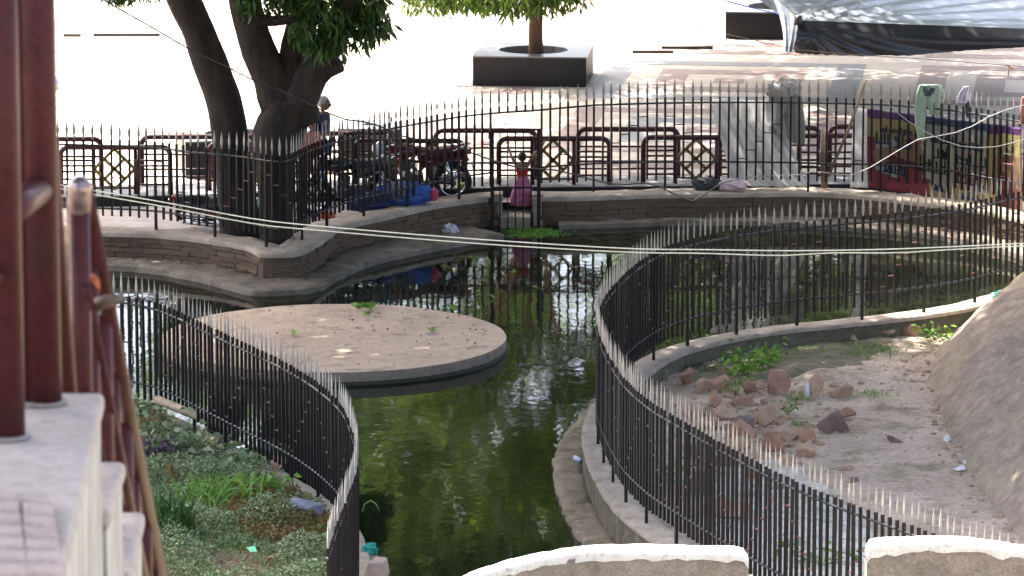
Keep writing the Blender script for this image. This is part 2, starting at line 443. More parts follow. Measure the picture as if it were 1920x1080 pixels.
# ================================================================== GROUND, WATER, TERRAIN
outer = [Vector((400, 66, 0)), Vector((400, 600, 0)), Vector((-400, 600, 0)), Vector((-400, 77.6, 0))]
ground = polysheet('ground_plaza', offset(curveL, -.25)[::4] + offset(curveR, -.25)[::4] + outer, PAVE, Z_PLAZA)
bm = bmesh.new()
me = bpy.data.meshes.new('pond_water')
bmesh.ops.create_grid(bm, x_segments=1, y_segments=1, size=1)
for v in bm.verts: v.co = Vector((v.co.x * 15.5 + .5, 63 + v.co.y * 18.5, Z_WATER))
bm.to_mesh(me); bm.free(); me.materials.append(WATER)
tag(link('pond_water', me), kind='structure')
polysheet('ground_beside_pond', [(-400, 30), (-15, 30), (-15, 77.7), (-400, 77.7)], HILL, .38)
polysheet('ground_beyond_enclosure', [(400, 30), (400, 66.1), (15.9, 66.1), (15.9, 30)], HILL, .38)
# hillside below the stairs the picture is taken from
mb = MB(); rows = []
for i in range(31):
    y = 46 - 56 * i / 30
    rows.append([Vector((x, y, -.4 + max(0, (46 - y)) * .262 + .25 * nz((x, y, 0), .4) * min(1, i / 3))) for x in np.linspace(-60, 60, 61)])
mb.grid(rows)
tag(mb.build('hillside', HILL, smooth=True), kind='structure')

def heightfield(name, poly, zf, m, step=.12):
    xs = [q.x for q in poly]; ys = [q.y for q in poly]
    gx = np.arange(min(xs), max(xs) + step, step); gy = np.arange(min(ys), max(ys) + step, step)
    X, Y = np.meshgrid(gx, gy); ins = inside(poly, X, Y)
    vid = -np.ones(X.shape, int); vs = []; fs = []
    for i in range(len(gy)):
        for j in range(len(gx)):
            if ins[i, j]:
                vid[i, j] = len(vs); vs.append((gx[j], gy[i], zf(gx[j], gy[i])))
    for i in range(len(gy) - 1):
        for j in range(len(gx) - 1):
            q = (vid[i, j], vid[i, j + 1], vid[i + 1, j + 1], vid[i + 1, j])
            if min(q) >= 0: fs.append(q)
    me = bpy.data.meshes.new(name); me.from_pydata(vs, [], fs); me.materials.append(m)
    me.polygons.foreach_set('use_smooth', [True] * len(fs)); me.update()
    return tag(link(name, me), kind='structure')

# right enclosure floor
mound_edge = px([(1845, 590), (1800, 622), (1752, 664), (1742, 700), (1748, 740), (1765, 770), (1810, 870), (1860, 940), (1905, 1000)], Z_DIRT) + [Vector((6.6, 53, 0)), Vector((7.4, 48, 0))]
mound_c = spline([Vector((8.0, 72.2, 0))] + mound_edge, .2)
def dirt_z(x, y):
    z = Z_DIRT + .05 * mnoise.noise(Vector((x * .9, y * .9, 0))) + .03 * mnoise.noise(Vector((x * 3, y * 3, 2))) + .012 * mnoise.noise(Vector((x * 9, y * 9, 5)))
    hump = math.exp(-(((x - 4.4) / 1.3) ** 2 + ((y - 66.4) / 1.1) ** 2))
    return z + .10 * hump
dirt_poly = [Vector((q.x, q.y, 0)) for q in offset(rfc, -.1)[::3]] + [Vector((13, 46, 0))]
dirt = heightfield('dirt_ground', dirt_poly, dirt_z, DIRT)
DAMP = mat('damp_soil', (.24, .2, .125), (.13, .115, .075), 2.5, .95, .9, 16, c3=(.085, .10, .04), s3=1.8, t3=.56, grain=.3, gscale=16)
dm = spline([Vector((q.x, q.y, 0)) for q in px([(1245, 705), (1330, 668), (1450, 645), (1600, 628), (1700, 628), (1690, 652), (1640, 690), (1560, 712), (1440, 728), (1320, 735), (1245, 705)], Z_DIRT)], .15); dmx = np.array([q.x for q in dm]); dmy = np.array([q.y for q in dm])
def damp_z(x, y):
    d = math.sqrt(float(((dmx - x) ** 2 + (dmy - y) ** 2).min()))
    return dirt_z(x, y) - .03 + .06 * min(1, d / .5) + .035 * mnoise.noise(Vector((x * 2.2, y * 2.2, 3)))
heightfield('soil_ground', dm, damp_z, DAMP, .08)
sl = [Vector((q.x, q.y, 0)) for q in px([(1262, 930), (1300, 880), (1420, 850), (1500, 845), (1560, 885), (1640, 955), (1730, 1050), (1790, 1120), (1700, 1250), (1480, 1140), (1340, 1040)], Z_DIRT)]
slc = spline(sl + sl[:1], .15); slx = np.array([q.x for q in slc]); sly = np.array([q.y for q in slc])
def sludge_z(x, y):
    d = math.sqrt(float(((slx - x) ** 2 + (sly - y) ** 2).min()))
    return dirt_z(x, y) - .03 + .05 * min(1, d / .5) + .03 * mnoise.noise(Vector((x * 2.5, y * 2.5, 9)))
heightfield('mud_ground', slc, sludge_z, SLUDGE, .08)
mpoly = [Vector((q.x, q.y, 0)) for q in mound_c] + [Vector((15, 46, 0)), Vector((15, 74.0, 0)), Vector((9.0, 73.0, 0))]
mpoly0 = mpoly; mpoly = [Vector((q.x, q.y, 0)) for q in offset(mound_c, .35)] + mpoly[len(mound_c):]
mcx = np.array([q.x for q in mound_c]); mcy = np.array([q.y for q in mound_c])
def mound_z(x, y):
    dd = (mcx - x) ** 2 + (mcy - y) ** 2; k = int(dd.argmin()); d = math.sqrt(float(dd[k])); k = min(max(k, 1), len(mcx) - 2)
    if (mcx[k + 1] - mcx[k - 1]) * (y - mcy[k]) - (mcy[k + 1] - mcy[k - 1]) * (x - mcx[k]) < 0: return Z_DIRT - .02 - .5 * d
    h = 1.42 * (1 - math.exp(-d / 1.35)) + .11 * d
    rg = mnoise.noise(Vector((x * 1.1, y * .9, 1))) * .22 + mnoise.noise(Vector((x * 2.6, y * 1.8, 6))) * .09 + mnoise.noise(Vector((x * 5, y * 2.5, 4))) * .06 + mnoise.noise(Vector((x * 13, y * 7, 4))) * .03
    return Z_DIRT - .02 + h + rg * min(1, d * 2)
heightfield('terrain_mound', mpoly, mound_z, MOUNDM, .1)

# left planted bank
lpoly = [Vector((q.x, q.y, 0)) for q in offset(lfc, -.12)[::3]]
lpoly = [Vector((q.x, q.y, 0)) for q in offset(lfc, .1)[::3]] + [Vector((-10, 46, 0))]
lcx = np.array([q.x for q in lfc[::3]]); lcy = np.array([q.y for q in lfc[::3]])
def bank_z(x, y):
    d = math.sqrt(float(((lcx - x) ** 2 + (lcy - y) ** 2).min()))
    return .60 + .38 * (1 - math.exp(-d / .9)) + .06 * mnoise.noise(Vector((x * 1.2, y * 1.2, 7))) + .02 * mnoise.noise(Vector((x * 5, y * 5, 7)))
heightfield('bank_ground', lpoly, bank_z, SOIL, .14)

# walkway between the wall and the railings, with the granite kerb
kerb_line = [P(u, v, Z_KERB) for u, v in ((-500, 372), (110, 368), (600, 357), (935, 350), (1355, 346), (1700, 342))] + [Vector((9.0, 80.9, 0)), Vector((14, 80.0, 0))]
kc = spline([Vector((q.x, q.y, 0)) for q in kerb_line], .3)
wl = offset(curveL, -.4)[::5] + offset(curveR, -.4)[::5]
wl = [q for q in wl if q.x < 13]
polysheet('walkway', [(q.x, q.y, 0) for q in wl] + [(q.x, q.y, 0) for q in offset(kc, .02)[::-1] if q.x < 13], WALK, Z_WALK)
tag(sweep(MB(), offset(kc, .16), offset(kc, -1.0), .2, Z_KERB).build('kerb', GRANITE), kind='structure')
tag(sweep(MB(), offset(kc, .12), offset(kc, -.96), Z_KERB - .02, Z_KERB + .006).build('kerb_top', KERBM), kind='structure')

# plaza pattern: bands of pink and grey slabs laid in nested squares
PLAZA_ROT = R(-7)
rotm = Matrix.Rotation(PLAZA_ROT, 3, 'Z')
def band(x0, x1, y0, y1, m):
    b = MB(); o = Vector((.3, 94.2, 0))
    pts = [rotm @ Vector((x, y, 0)) + o for x, y in ((x0, y0), (x1, y0), (x1, y1), (x0, y1))]
    if min(q.y for q in pts) < 82.6 or max(q.y for q in pts) > 112: return
    b.add([(q.x, q.y, Z_PLAZA + .001) for q in pts] + [(q.x, q.y, Z_PLAZA + .005) for q in pts], [(4, 5, 6, 7), (0, 1, 5, 4), (1, 2, 6, 5), (2, 3, 7, 6), (3, 0, 4, 7)])
    b.build('paving_band', m, ground)
MOD = 6.2
for ix in range(-3, 3):
    for iy in range(-2, 3):
        cx, cy = (ix + .62) * MOD, (iy + .15) * MOD
        for k, (r0, r1) in enumerate(((2.55, 2.0), (1.42, .85))):
            m = PINK if (ix + iy + k) % 4 else GREYP
            band(cx - r0, cx - r1, cy - r0, cy + r0, m); band(cx + r1, cx + r0, cy - r0, cy + r0, m)
            band(cx - r1 + .01, cx + r1 - .01, cy - r0, cy - r1, m); band(cx - r1 + .01, cx + r1 - .01, cy + r1, cy + r0, m)
        band(cx - .3, cx + .3, cy - .3, cy + .3, PINK)

# ================================================================== POND WALLS
def brick_mesh(seed):
    rnd = random.Random(seed); b = MB()
    b.box((0, 0, 0), (1, 1, 1))
    bm = bmesh.new(); me = b.mesh('brick', BRICKW); bm.from_mesh(me)
    for v in bm.verts: v.co += Vector((rnd.uniform(-.04, .04), rnd.uniform(-.1, .1), rnd.uniform(-.07, .07)))
    bmesh.ops.bevel(bm, geom=bm.edges[:], offset=.06, segments=1, affect='EDGES'); bm.to_mesh(me); bm.free()
    return me
BRICKS = [brick_mesh(i) for i in range(6)]
def pond_wall(name, curve, label, z0, thick, courses, xmin, xmax, side=1, bmat=None):
    """curve = top edge on the water side, the water to the right (side 1) or left (-1)"""
    root = thing(name, label, 'wall', curve[len(curve) // 2])
    A = offset(curve, -.03 * side); B = offset(curve, -thick * side)
    sweep(MB(), A, B, -.3, Z_WALL - .055, jit=.01).build('core', MORTAR, root, world=True)
    sweep(MB(), offset(curve, .012 * side), offset(curve, -(thick + .02) * side), Z_WALL - .075, Z_WALL, jit=.022, round_=.02).build('wall_cap', COPE, root, True, True)
    H = Z_WALL - .075 - z0; ch = H / courses
    ns = normals2(curve); rnd = random.Random(len(curve))
    for c in range(courses):
        i = rnd.randint(0, 2)
        while i < len(curve) - 1:
            L = rnd.uniform(.26, .40); k = max(1, int(round(L / .08)))
            j = min(i + k, len(curve) - 1)
            if j - i < 2: break
            p = (curve[i] + curve[j]) / 2
            if xmin < p.x < xmax and (curve[j] - curve[i]).length > .1:
                t = (curve[j] - curve[i]); ang = math.atan2(t.y, t.x); n = Vector((t.y, -t.x, 0)).normalized() * side
                o = link('brick', BRICKS[rnd.randint(0, 5)], root)
                q = p + n * (-.035 + rnd.uniform(-.008, .008))
                o.location = Vector((q.x, q.y, z0 + ch * (c + .5))) - root.location
                o.rotation_euler = (0, rnd.uniform(-.025, .025), ang + rnd.uniform(-.03, .03)); o.location.z += rnd.uniform(-.008, .008)
                o.scale = (t.length - .006, .07, ch - .006)
            i = j
    return root
pond_wall('pond_wall', curveL, 'brown brick retaining wall with pale cap, bending out to a corner under the trees', Z_LEDGE, .5, 4, -7.2, 0)
pond_wall('pond_wall', curveR, 'brown brick retaining wall running right of the small gate under the banner', Z_LEDGE, .5, 4, .2, 9.0)
def resample(c, n):
    L = [0]
    for i in range(1, len(c)): L.append(L[-1] + (c[i] - c[i - 1]).length)
    out = []
    for k in range(n):
        s = L[-1] * k / (n - 1); i = min(range(len(L)), key=lambda a: abs(L[a] - s)); out.append(c[i])
    return out
for cv, lg, nm in ((curveL, ledgeL, 'a'), (curveR, ledgeR, 'b')):
    lc = smoothcurve(spline(lg, .1), 3)
    # inner edge: nearest wall point, pushed under the wall
    inner = [min(cv, key=lambda w_: (Vector((w_.x, w_.y)) - Vector((q.x, q.y))).length) + Vector((0, .15, 0)) for q in lc]
    inner = smoothcurve(inner, 4)
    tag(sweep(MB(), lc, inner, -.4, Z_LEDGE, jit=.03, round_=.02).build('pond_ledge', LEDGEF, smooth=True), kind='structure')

def kerb_wall(name, curve, label, side, inner_z):
    root = thing(name, label, 'wall', curve[len(curve) // 2])
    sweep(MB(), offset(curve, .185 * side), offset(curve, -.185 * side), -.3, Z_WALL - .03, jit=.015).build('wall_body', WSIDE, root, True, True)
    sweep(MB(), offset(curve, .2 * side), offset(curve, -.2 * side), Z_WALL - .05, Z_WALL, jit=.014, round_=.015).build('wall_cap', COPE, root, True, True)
    return root
kerb_wall('enclosure_wall', rfc[::2], 'low concrete kerb wall curving round the dirt enclosure under its spiked fence', 1, 0)
kerb_wall('bank_wall', lfc[::2], 'low concrete kerb wall holding the planted bank under its spiked fence', -1, 0)
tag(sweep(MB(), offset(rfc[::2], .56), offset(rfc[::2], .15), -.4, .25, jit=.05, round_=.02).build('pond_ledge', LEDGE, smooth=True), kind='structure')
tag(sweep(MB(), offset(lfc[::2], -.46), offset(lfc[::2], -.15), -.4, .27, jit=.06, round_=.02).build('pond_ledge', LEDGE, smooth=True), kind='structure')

# the round platform
dc = P(625, 632, .35); dc = Vector((-2.575, 69.53, .35)); dr = 2.49
root = thing('round_platform', 'large round concrete platform standing in the pond', 'platform', (dc.x, dc.y, 0))
rows = []
for i in range(15):
    r_ = dr * i / 14
    rows.append([Vector((r_ * math.cos(a), r_ * math.sin(a), .35 + .012 * mnoise.noise(Vector((r_ * math.cos(a), r_ * math.sin(a), 3))))) for a in np.linspace(0, 2 * math.pi, 97)[:-1]])
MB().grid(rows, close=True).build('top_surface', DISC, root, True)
def rim(a, z, o=0): 
    r_ = dr + o + .012 * mnoise.noise(Vector((math.cos(a) * 4, math.sin(a) * 4, z * 6)))
    return Vector((r_ * math.cos(a), r_ * math.sin(a), z))
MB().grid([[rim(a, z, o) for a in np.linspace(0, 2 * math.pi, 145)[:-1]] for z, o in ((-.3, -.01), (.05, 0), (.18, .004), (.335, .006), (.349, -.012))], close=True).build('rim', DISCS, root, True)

MB().grid([[rim(a, z, o) for a in np.linspace(0, 2 * math.pi, 145)[:-1]] for z, o in ((.08, .012), (.19, .013), (.215, .007))], close=True).build('algae_line', mat('algae_stain', (.05, .05, .03), (.03, .035, .02), 8, .7, .4, 20), root, True)
# ================================================================== FENCES
BAR_L = 1.36                                   # from .18 above the wall to the foot of the spear
def barmesh(l):
    return MB().box((0, 0, l / 2), (.032, .032, l)).mesh('bar', IRON)
BARM = barmesh(1.0); POSTM = MB().box((0, 0, .5), (.036, .036, 1.0)).mesh('post', IRON)
tipmat = mat('silver_tip_paint', (.36, .35, .33), (.24, .225, .2), 16, .5, .15, 60, metal=.25, c3=(.2, .095, .035), s3=7, t3=.68, vary=.25)
tipmat2 = mat('weathered_tip_paint', (.46, .41, .34), (.3, .255, .2), 16, .6, .15, 60, metal=.1, c3=(.24, .11, .04), s3=6, t3=.6, vary=.3)
tb = MB()
prof = [(0, .013, .013), (.05, .015, .013), (.10, .025, .012), (.15, .023, .010), (.30, .001, .001)]
for i in range(len(prof) - 1):
    z0, w0, d0 = prof[i]; z1, w1, d1 = prof[i + 1]
    a = [(-w0, 0, z0), (0, -d0, z0), (w0, 0, z0), (0, d0, z0)]; b = [(-w1, 0, z1), (0, -d1, z1), (w1, 0, z1), (0, d1, z1)]
    tb.add(a + b, [(j, (j + 1) % 4, 4 + (j + 1) % 4, 4 + j) for j in range(4)])
TIPM = tb.mesh('spear_tip', tipmat); TIPM2 = TIPM.copy(); TIPM2.materials[0] = tipmat2
RUNGM = MB().box((0, 0, 0), (1, .02, .016)).mesh('rung', RUNG)

def fence(label, curve, hr, hl, spacing=.125, tip=TIPM, xlim=(-99, 99), ylim=(0, 999), post_every=8, gap=None, railgap=None, phase=0):
    """hr / hl: functions of the base point giving the height of the upper and lower rail"""
    root = thing('spiked_fence', label, 'fence', setz([curve[len(curve) // 2]], Z_WALL)[0])
    pts = [q for q in curve]
    res = [pts[0]]; acc = 0
    for q in pts[1:]:
        acc += (q - res[-1]).length if False else 0
        if (q - res[-1]).length >= spacing: res.append(q)
    B = [q for q in res if xlim[0] < q.x < xlim[1] and ylim[0] < q.y < ylim[1]]
    nn = normals2(B); rnd = random.Random(3)
    for i, (q, (t, n)) in enumerate(zip(B, nn)):
        ang = math.atan2(t.y, t.x); H = hr(q); post = (i + phase) % post_every == 0
        top = H + .10
        z0 = -.04 if post else .18 + rnd.uniform(-.012, .012)
        ingap = gap and gap(q)
        if ingap: z0 = H - .015
        o = link('post' if (post and not ingap) else 'bar', POSTM if post else BARM, root)
        o.location = Vector((q.x, q.y, Z_WALL + z0)) - root.location
        o.rotation_euler = (rnd.gauss(0, .0045), rnd.gauss(0, .005) + (rnd.uniform(-.04, .04) if rnd.random() < .025 else 0), ang + rnd.gauss(0, .1)); o.scale = (1, 1, top - z0)
        tp = link('spear_tip', tip, o); tp.location = (0, 0, 1.0); tp.scale = (1, 1, rnd.uniform(.88, 1.06) / (top - z0))
        # rungs in a zigzag
        k = (i + phase) % 16
        hgt = None
        if k < 6: hgt = H - .22 - k * .15 * (H - hl(q)) / 1.04
        elif 8 <= k < 14: hgt = H - .22 - (13 - k) * .15 * (H - hl(q)) / 1.04
        if hgt and i + 1 < len(B) and not ingap and not (gap and gap(B[i + 1])):
            q2 = B[i + 1]; mid = (q + q2) / 2; t2 = q2 - q
            g = link('rung', RUNGM, root); g.location = Vector((mid.x, mid.y, Z_WALL + hgt)) - root.location
            g.rotation_euler = (0, 0, math.atan2(t2.y, t2.x)); g.scale = ((t2.length - .030), 1, 1)
    def railrun(fn, skip):
        runs = [[]]
        for q in curve:
            if xlim[0] - .1 < q.x < xlim[1] + .1 and ylim[0] - .1 < q.y < ylim[1] + .1:
                if skip and skip(q): 
                    if runs[-1]: runs.append([])
                else: runs[-1].append(Vector((q.x, q.y, Z_WALL + fn(q))))
        for r_ in runs:
            if len(r_) > 3: MB().tube(r_[::2] + ([r_[-1]] if len(r_) % 2 == 0 else []), .017, 6).build('rail', IRONR, root, True, True)
    railrun(hr, None); railrun(hl, railgap or gap)
    return root
fence('black spiked iron fence curving round the dirt enclosure on the right', rfc, lambda q: 1.42, lambda q: .38, xlim=(-9, 9.2), ylim=(48, 76), tip=TIPM2)
fence('black spiked iron fence curving round the planted bank on the left', lfc, lambda q: 1.42, lambda q: .38, xlim=(-6.6, 9), ylim=(49.5, 70), tip=TIPM, phase=5)
# far fence: base and rail heights read along its run
FF = [(60, 421, 264, .30), (270, 429, 271, .30), (363, 441, 281, .30), (447, 451, 288, .31), (513, 466, 297, .32), (545, 464, 295, .32), (584, 440, 277, .3), (647, 415.6, 258, .3), (722, 397.5, 239, .31), (809, 381, 223.5, .34), (900, 369, 210, .38), (1010, 363, 202, .44), (1119, 360, 192, .48), (1267, 357, 188, .48), (1460, 358, 187, .48), (1570, 361, 189, .48), (1676, 362, 193, .47), (1770, 370, 201, .46), (1850, 384, 212, .45), (1920, 398, 226, .45), (2000, 425, 248, .45)]
fb = [P(a, b, .65) for a, b, c, d in FF]
ffc = smoothcurve(spline(fb, .025), 6)
fh = [(q.x, (b - c) / ((b + 1230) / 13.8) * 1.0, d) for q, (a, b, c, d) in zip(fb, FF)]
def fhr(q): return float(np.interp(q.x, [h[0] for h in fh], [h[1] for h in fh]))
def fhl(q): return float(np.interp(q.x, [h[0] for h in fh], [h[2] for h in fh]))
gx0, gx1 = P(921, 368, .65).x, P(1010, 366, .65).x
fence('black spiked iron fence along the far side between pond and plaza', ffc, fhr, fhl, xlim=(-7.7, 8.9), gap=lambda q: gx0 < q.x < gx1, phase=2)

# the gate in the far fence
g0, g1 = P(923, 372, .65), P(1010, 371, .65)
gr = thing('iron_gate', 'narrow black iron gate with a child behind it', 'gate', (g0.x, g0.y - .06, .06))
gw = g1.x - g0.x
mb = MB()
for x in (0, gw): mb.box((x, 0, .88), (.06, .05, 1.76))
mb.box((gw / 2, 0, 1.745), (gw - .04, .035, .03)); mb.box((gw / 2, 0, .03), (gw - .04, .035, .03)); mb.box((gw / 2, 0, .78), (gw - .04, .03, .03))
mb.build('frame', IRON, gr)
for i in range(1, 6): MB().box((gw * i / 6, 0, .88), (.02, .02, 1.68)).build('bar', IRON, gr)
for z in (.55, 1.65): MB().tube([(-.04, 0, z - .06), (-.04, 0, z + .06)], .024, 8).build('hinge', IRON, gr)
for gp in (P(932, 372, .65).x, P(1008, 370, .65).x):
    s_ = thing('gate_post', 'square plastered gate post on the ' + ('left' if gp < 0 else 'right') + ' of the iron gate', 'post', (gp, 79.85, 0))
    bevel(MB().box((0, 0, .3), (.16, .3, .72)).build('shaft', COPE, s_), .02)
    bevel(MB().box((0, 0, .675), (.19, .33, .03)).build('cap', COPE, s_), .008)
tag(bevel(MB().box(((g0.x + g1.x) / 2, 80.1, .14), (.52, 1.2, .4)).build('gate_step', CONC), .015), 'pale concrete step inside the iron gate', 'step')

# ================================================================== MAROON BARRIERS ON THE KERB
def barrier_units():
    def loop(w, h, r=.13, n=6):
        pts = [Vector((-w / 2, 0, 0)), Vector((-w / 2, 0, h - r))]
        for k in range(1, n + 1):
            a = math.pi - math.pi / 2 * k / n; pts.append(Vector((-w / 2 + r + r * math.cos(a), 0, h - r + r * math.sin(a))))
        for k in range(n + 1):
            a = math.pi / 2 - math.pi / 2 * k / n; pts.append(Vector((w / 2 - r + r * math.cos(a), 0, h - r + r * math.sin(a))))
        pts.append(Vector((w / 2, 0, 0))); return pts
    def make(label, x, y, w, h, rich, group):
        t = thing('pipe_barrier', label, 'barrier', (x, y, Z_KERB + .002), 0, group)
        MB().tube(loop(w, h), .045, 10).build('frame', MAROON, t, True)
        i0, i1 = (-.36, .33) if rich else (-.5, .5)
        if rich:
            for xx in (i0, i1): MB().tube([(xx, 0, 0), (xx, 0, h - .03)], .034, 8).build('upright', MAROON, t, True)
        for sx, a, b in (((-1, -w / 2, i0), (1, i1, w / 2)) if rich else ((0, -w / 2, w / 2),)):
            for z in ((.16, .28, .47, .56) if rich else (.14, .26, .5)):
                if rich and (z == .28): continue
                MB().tube([(a + .03, 0, z * h / .78), (b - .03, 0, z * h / .78)], .019, 6).build('crossbar', MAROON, t, True)
        if rich:
            MB().tube([(i0, 0, .10), (i1, 0, .10)], .019, 6).build('crossbar', MAROON, t, True)
            c = Vector(((i0 + i1) / 2, -.012, .42)); R_ = .335
            m = MB()
            def bar(a, b):
                d = (b - a); ang = math.atan2(d.z, d.x); rot = Matrix.Rotation(-ang, 3, 'Y')
                m.box(c + (a + b) / 2, (d.length, .03, .052), rot)
            T, Rr, Bm, L_ = Vector((0, 0, R_)), Vector((R_, 0, 0)), Vector((0, 0, -R_)), Vector((-R_, 0, 0))
            for a, b in ((T, Rr), (Rr, Bm), (Bm, L_), (L_, T)): bar(a, b)
            bar((T + Rr) / 2 * 1.0, (Bm + L_) / 2); bar((T + L_) / 2, (Bm + Rr) / 2)
            m.build('diamond_ornament', GOLD, t)
        return t
    def ky(x): return min(kc, key=lambda q: abs(q.x - x)).y
    front = [(214, 206, 86, 'maroon pipe barrier with gold diamond, leftmost, beyond the stair rail', True), (490, 205, 88, 'maroon pipe barrier standing behind the two dark tree trunks', True),
             (765, 205, 88, 'maroon pipe barrier behind the parked motorcycle', True),
             (1040, 210, 88, 'maroon pipe barrier with gold diamond behind the iron gate', True), (1312, 204, 90, 'maroon pipe barrier with gold diamond beside the white sheet', True), (1588, 160, 92, 'maroon pipe barrier beside the leaning stick', False)]
    for u, wpx, hpx, lab, rich in front:
        x = (u - 960) / 114.0
        make(lab, x, ky(x) + .12, wpx / 114.0, .78, rich, 'front row of maroon barriers')
    for u, wpx, lab in ((120, 140, 'plain maroon pipe barrier in the back row, leftmost'), (372, 216, 'plain maroon pipe barrier in the back row in front of a black planter'), (640, 190, 'plain maroon pipe barrier in the back row beside the grey-haired man'), (910, 190, 'plain maroon pipe barrier in the back row left of the iron gate'),
                        (1180, 190, 'plain maroon pipe barrier in the back row, between gate and white sheet'), (1450, 190, 'plain maroon pipe barrier in the back row behind the white sheet'), (1640, 150, 'plain maroon pipe barrier in the back row behind the banner')):
        x = (u - 960) / 112.8
        make(lab, x, ky(x) + .80, wpx / 112.8, .82, False, 'back row of maroon barriers')
barrier_units()

# ================================================================== PLANTERS AND BLOCKS ON THE PLAZA
def planter(c, w, d, h, rz, label):
    t = thing('stone_planter', label, 'planter', (c[0], c[1], Z_PLAZA), rz)
    th = .42
    outer = [(-w / 2, -d / 2), (w / 2, -d / 2), (w / 2, d / 2), (-w / 2, d / 2)]
    m = MB()
    for (x0, y0), (x1, y1) in zip(outer, outer[1:] + outer[:1]):
        m.add([(x0, y0, 0), (x1, y1, 0), (x1, y1, h), (x0, y0, h)], [(0, 1, 2, 3)])
    m.build('side_slab', GRANITE, t)
    m = MB(); ri = w / 2 - th
    inn = []; out = []
    for k in range(16):
        a = 2 * math.pi * (k + .5) / 16; r8 = ri / math.cos((a + math.pi / 8) % (math.pi / 4) - math.pi / 8)
        inn.append(Vector((r8 * math.cos(a) * .98, r8 * math.sin(a) * d / w, 0)))
        s = max(abs(math.cos(a)) / (w / 2), abs(math.sin(a)) / (d / 2)); out.append(Vector((math.cos(a) / s, math.sin(a) / s, 0)))
    # corners: snap the four diagonal ones
    for k in (1, 5, 9, 13):
        out[k] = Vector(((w / 2) * (1 if math.cos(2 * math.pi * (k + .5) / 16) > 0 else -1), (d / 2) * (1 if math.sin(2 * math.pi * (k + .5) / 16) > 0 else -1), 0))
    z = Vector((0, 0, h))
    m.grid([[q * 1.008 + z for q in out], [q * 1.008 + z + Vector((0, 0, .025)) for q in out], [q + z + Vector((0, 0, .025)) for q in inn], [q + z - Vector((0, 0, .3)) for q in inn]], close=True)
    m.build('top_slab', mat('grey_granite_top', (.16, .165, .175), (.1, .1, .11), 20, .3, .03, spec=.5), t)
    m = MB(); m.add([q + z - Vector((0, 0, .14)) for q in inn], [tuple(range(16))]); m.build('soil', SOIL, t)
    return t
p1 = Vector((.42, 94.85, 0)); planter(p1, 2.2, 1.9, .56, R(-5), 'black stone planter holding the young tree on the plaza')
p2c = P(1368, 74, Z_PLAZA); p2 = Vector((p2c.x + 1.1, p2c.y + 1.0, 0)); planter(p2, 2.2, 2.0, .54, R(-5), 'black stone planter half hidden behind the silver tarpaulin')
p3a = P(325, 352, Z_PLAZA); planter((p3a.x + .95, 84.2), 1.9, 1.6, .62, R(10), 'black stone planter behind the barriers left of the tree trunks')
p4 = Q(672, 330, 84.5); planter((p4.x + .2, 84.9), 1.1, 1.0, .66, R(0), 'small dark stone planter behind the barriers by the man')

# ================================================================== TREES
def crown_mesh(name, centers, per, spread, ll, lw, m, droop=.3):
    cs = np.repeat(np.array(centers), per, 0); n = len(cs)
    off = RNG.normal(size=(n, 3)); off /= np.linalg.norm(off, axis=1, keepdims=True); off *= (RNG.random((n, 1)) ** .45) * np.array([1, 1, .75]) * spread
    d = off * .9 + RNG.normal(size=(n, 3)) * .35; d[:, 2] -= droop * spread + RNG.random(n) * droop
    return leafmesh(name, cs + off, d, ll * RNG.uniform(.7, 1.3, n), lw * RNG.uniform(.7, 1.3, n), m, fold=.15)
def ellipsoid_pts(c, rad, n, hollow=.5, flat=-.35):
    out = []
    while len(out) < n:
        q = RNG.uniform(-1, 1, 3); l = np.linalg.norm(q)
        if l > 1 or l < hollow * RNG.random() or q[2] < flat: continue
        out.append(np.array(c) + q * np.array(rad))
    return out
def limb(mb, pts, r0, r1, n=8, jit=.12):
    c = spline(pts, min(.25, (Vector(pts[-1]) - Vector(pts[0])).length / 3.01)); k = len(c)
    mb.tube(c, [r0 + (r1 - r0) * (i / (k - 1)) for i in range(k)], n, jit=jit)
def wild_tree(label, base, fork, crown_c, crown_r, ncl, per, spread, ll, lw, tr, group=None, nb=9, m=None, hollow=.5, name='shade_tree', flat=-.35):
    t = thing(name, label, 'tree', base, 0, group)
    b = Vector(base); f = Vector(fork); mb = MB()
    mid = b.lerp(f, .5) + Vector((.25, .1, 0))
    c = spline([b + Vector((0, 0, -.2)), mid, f], .3); k = len(c)
    mb.tube(c, [tr * (1.35 if i < 1 else 1) * (1 - .35 * i / k) for i in range(k)], 12, jit=.2)
    cl = ellipsoid_pts(crown_c, crown_r, ncl, hollow, flat)
    for q in cl[:nb]:
        q = Vector(q); limb(mb, [f - Vector((0, 0, .2)), f.lerp(q, .45) + Vector((0, 0, .4)), q], tr * .45, .05)
    mb.build('trunk', BARK, t, True, True)
    link('crown', crown_mesh('crown', cl, per, spread, ll, lw, m or LEAF_F), t, True)
    return t

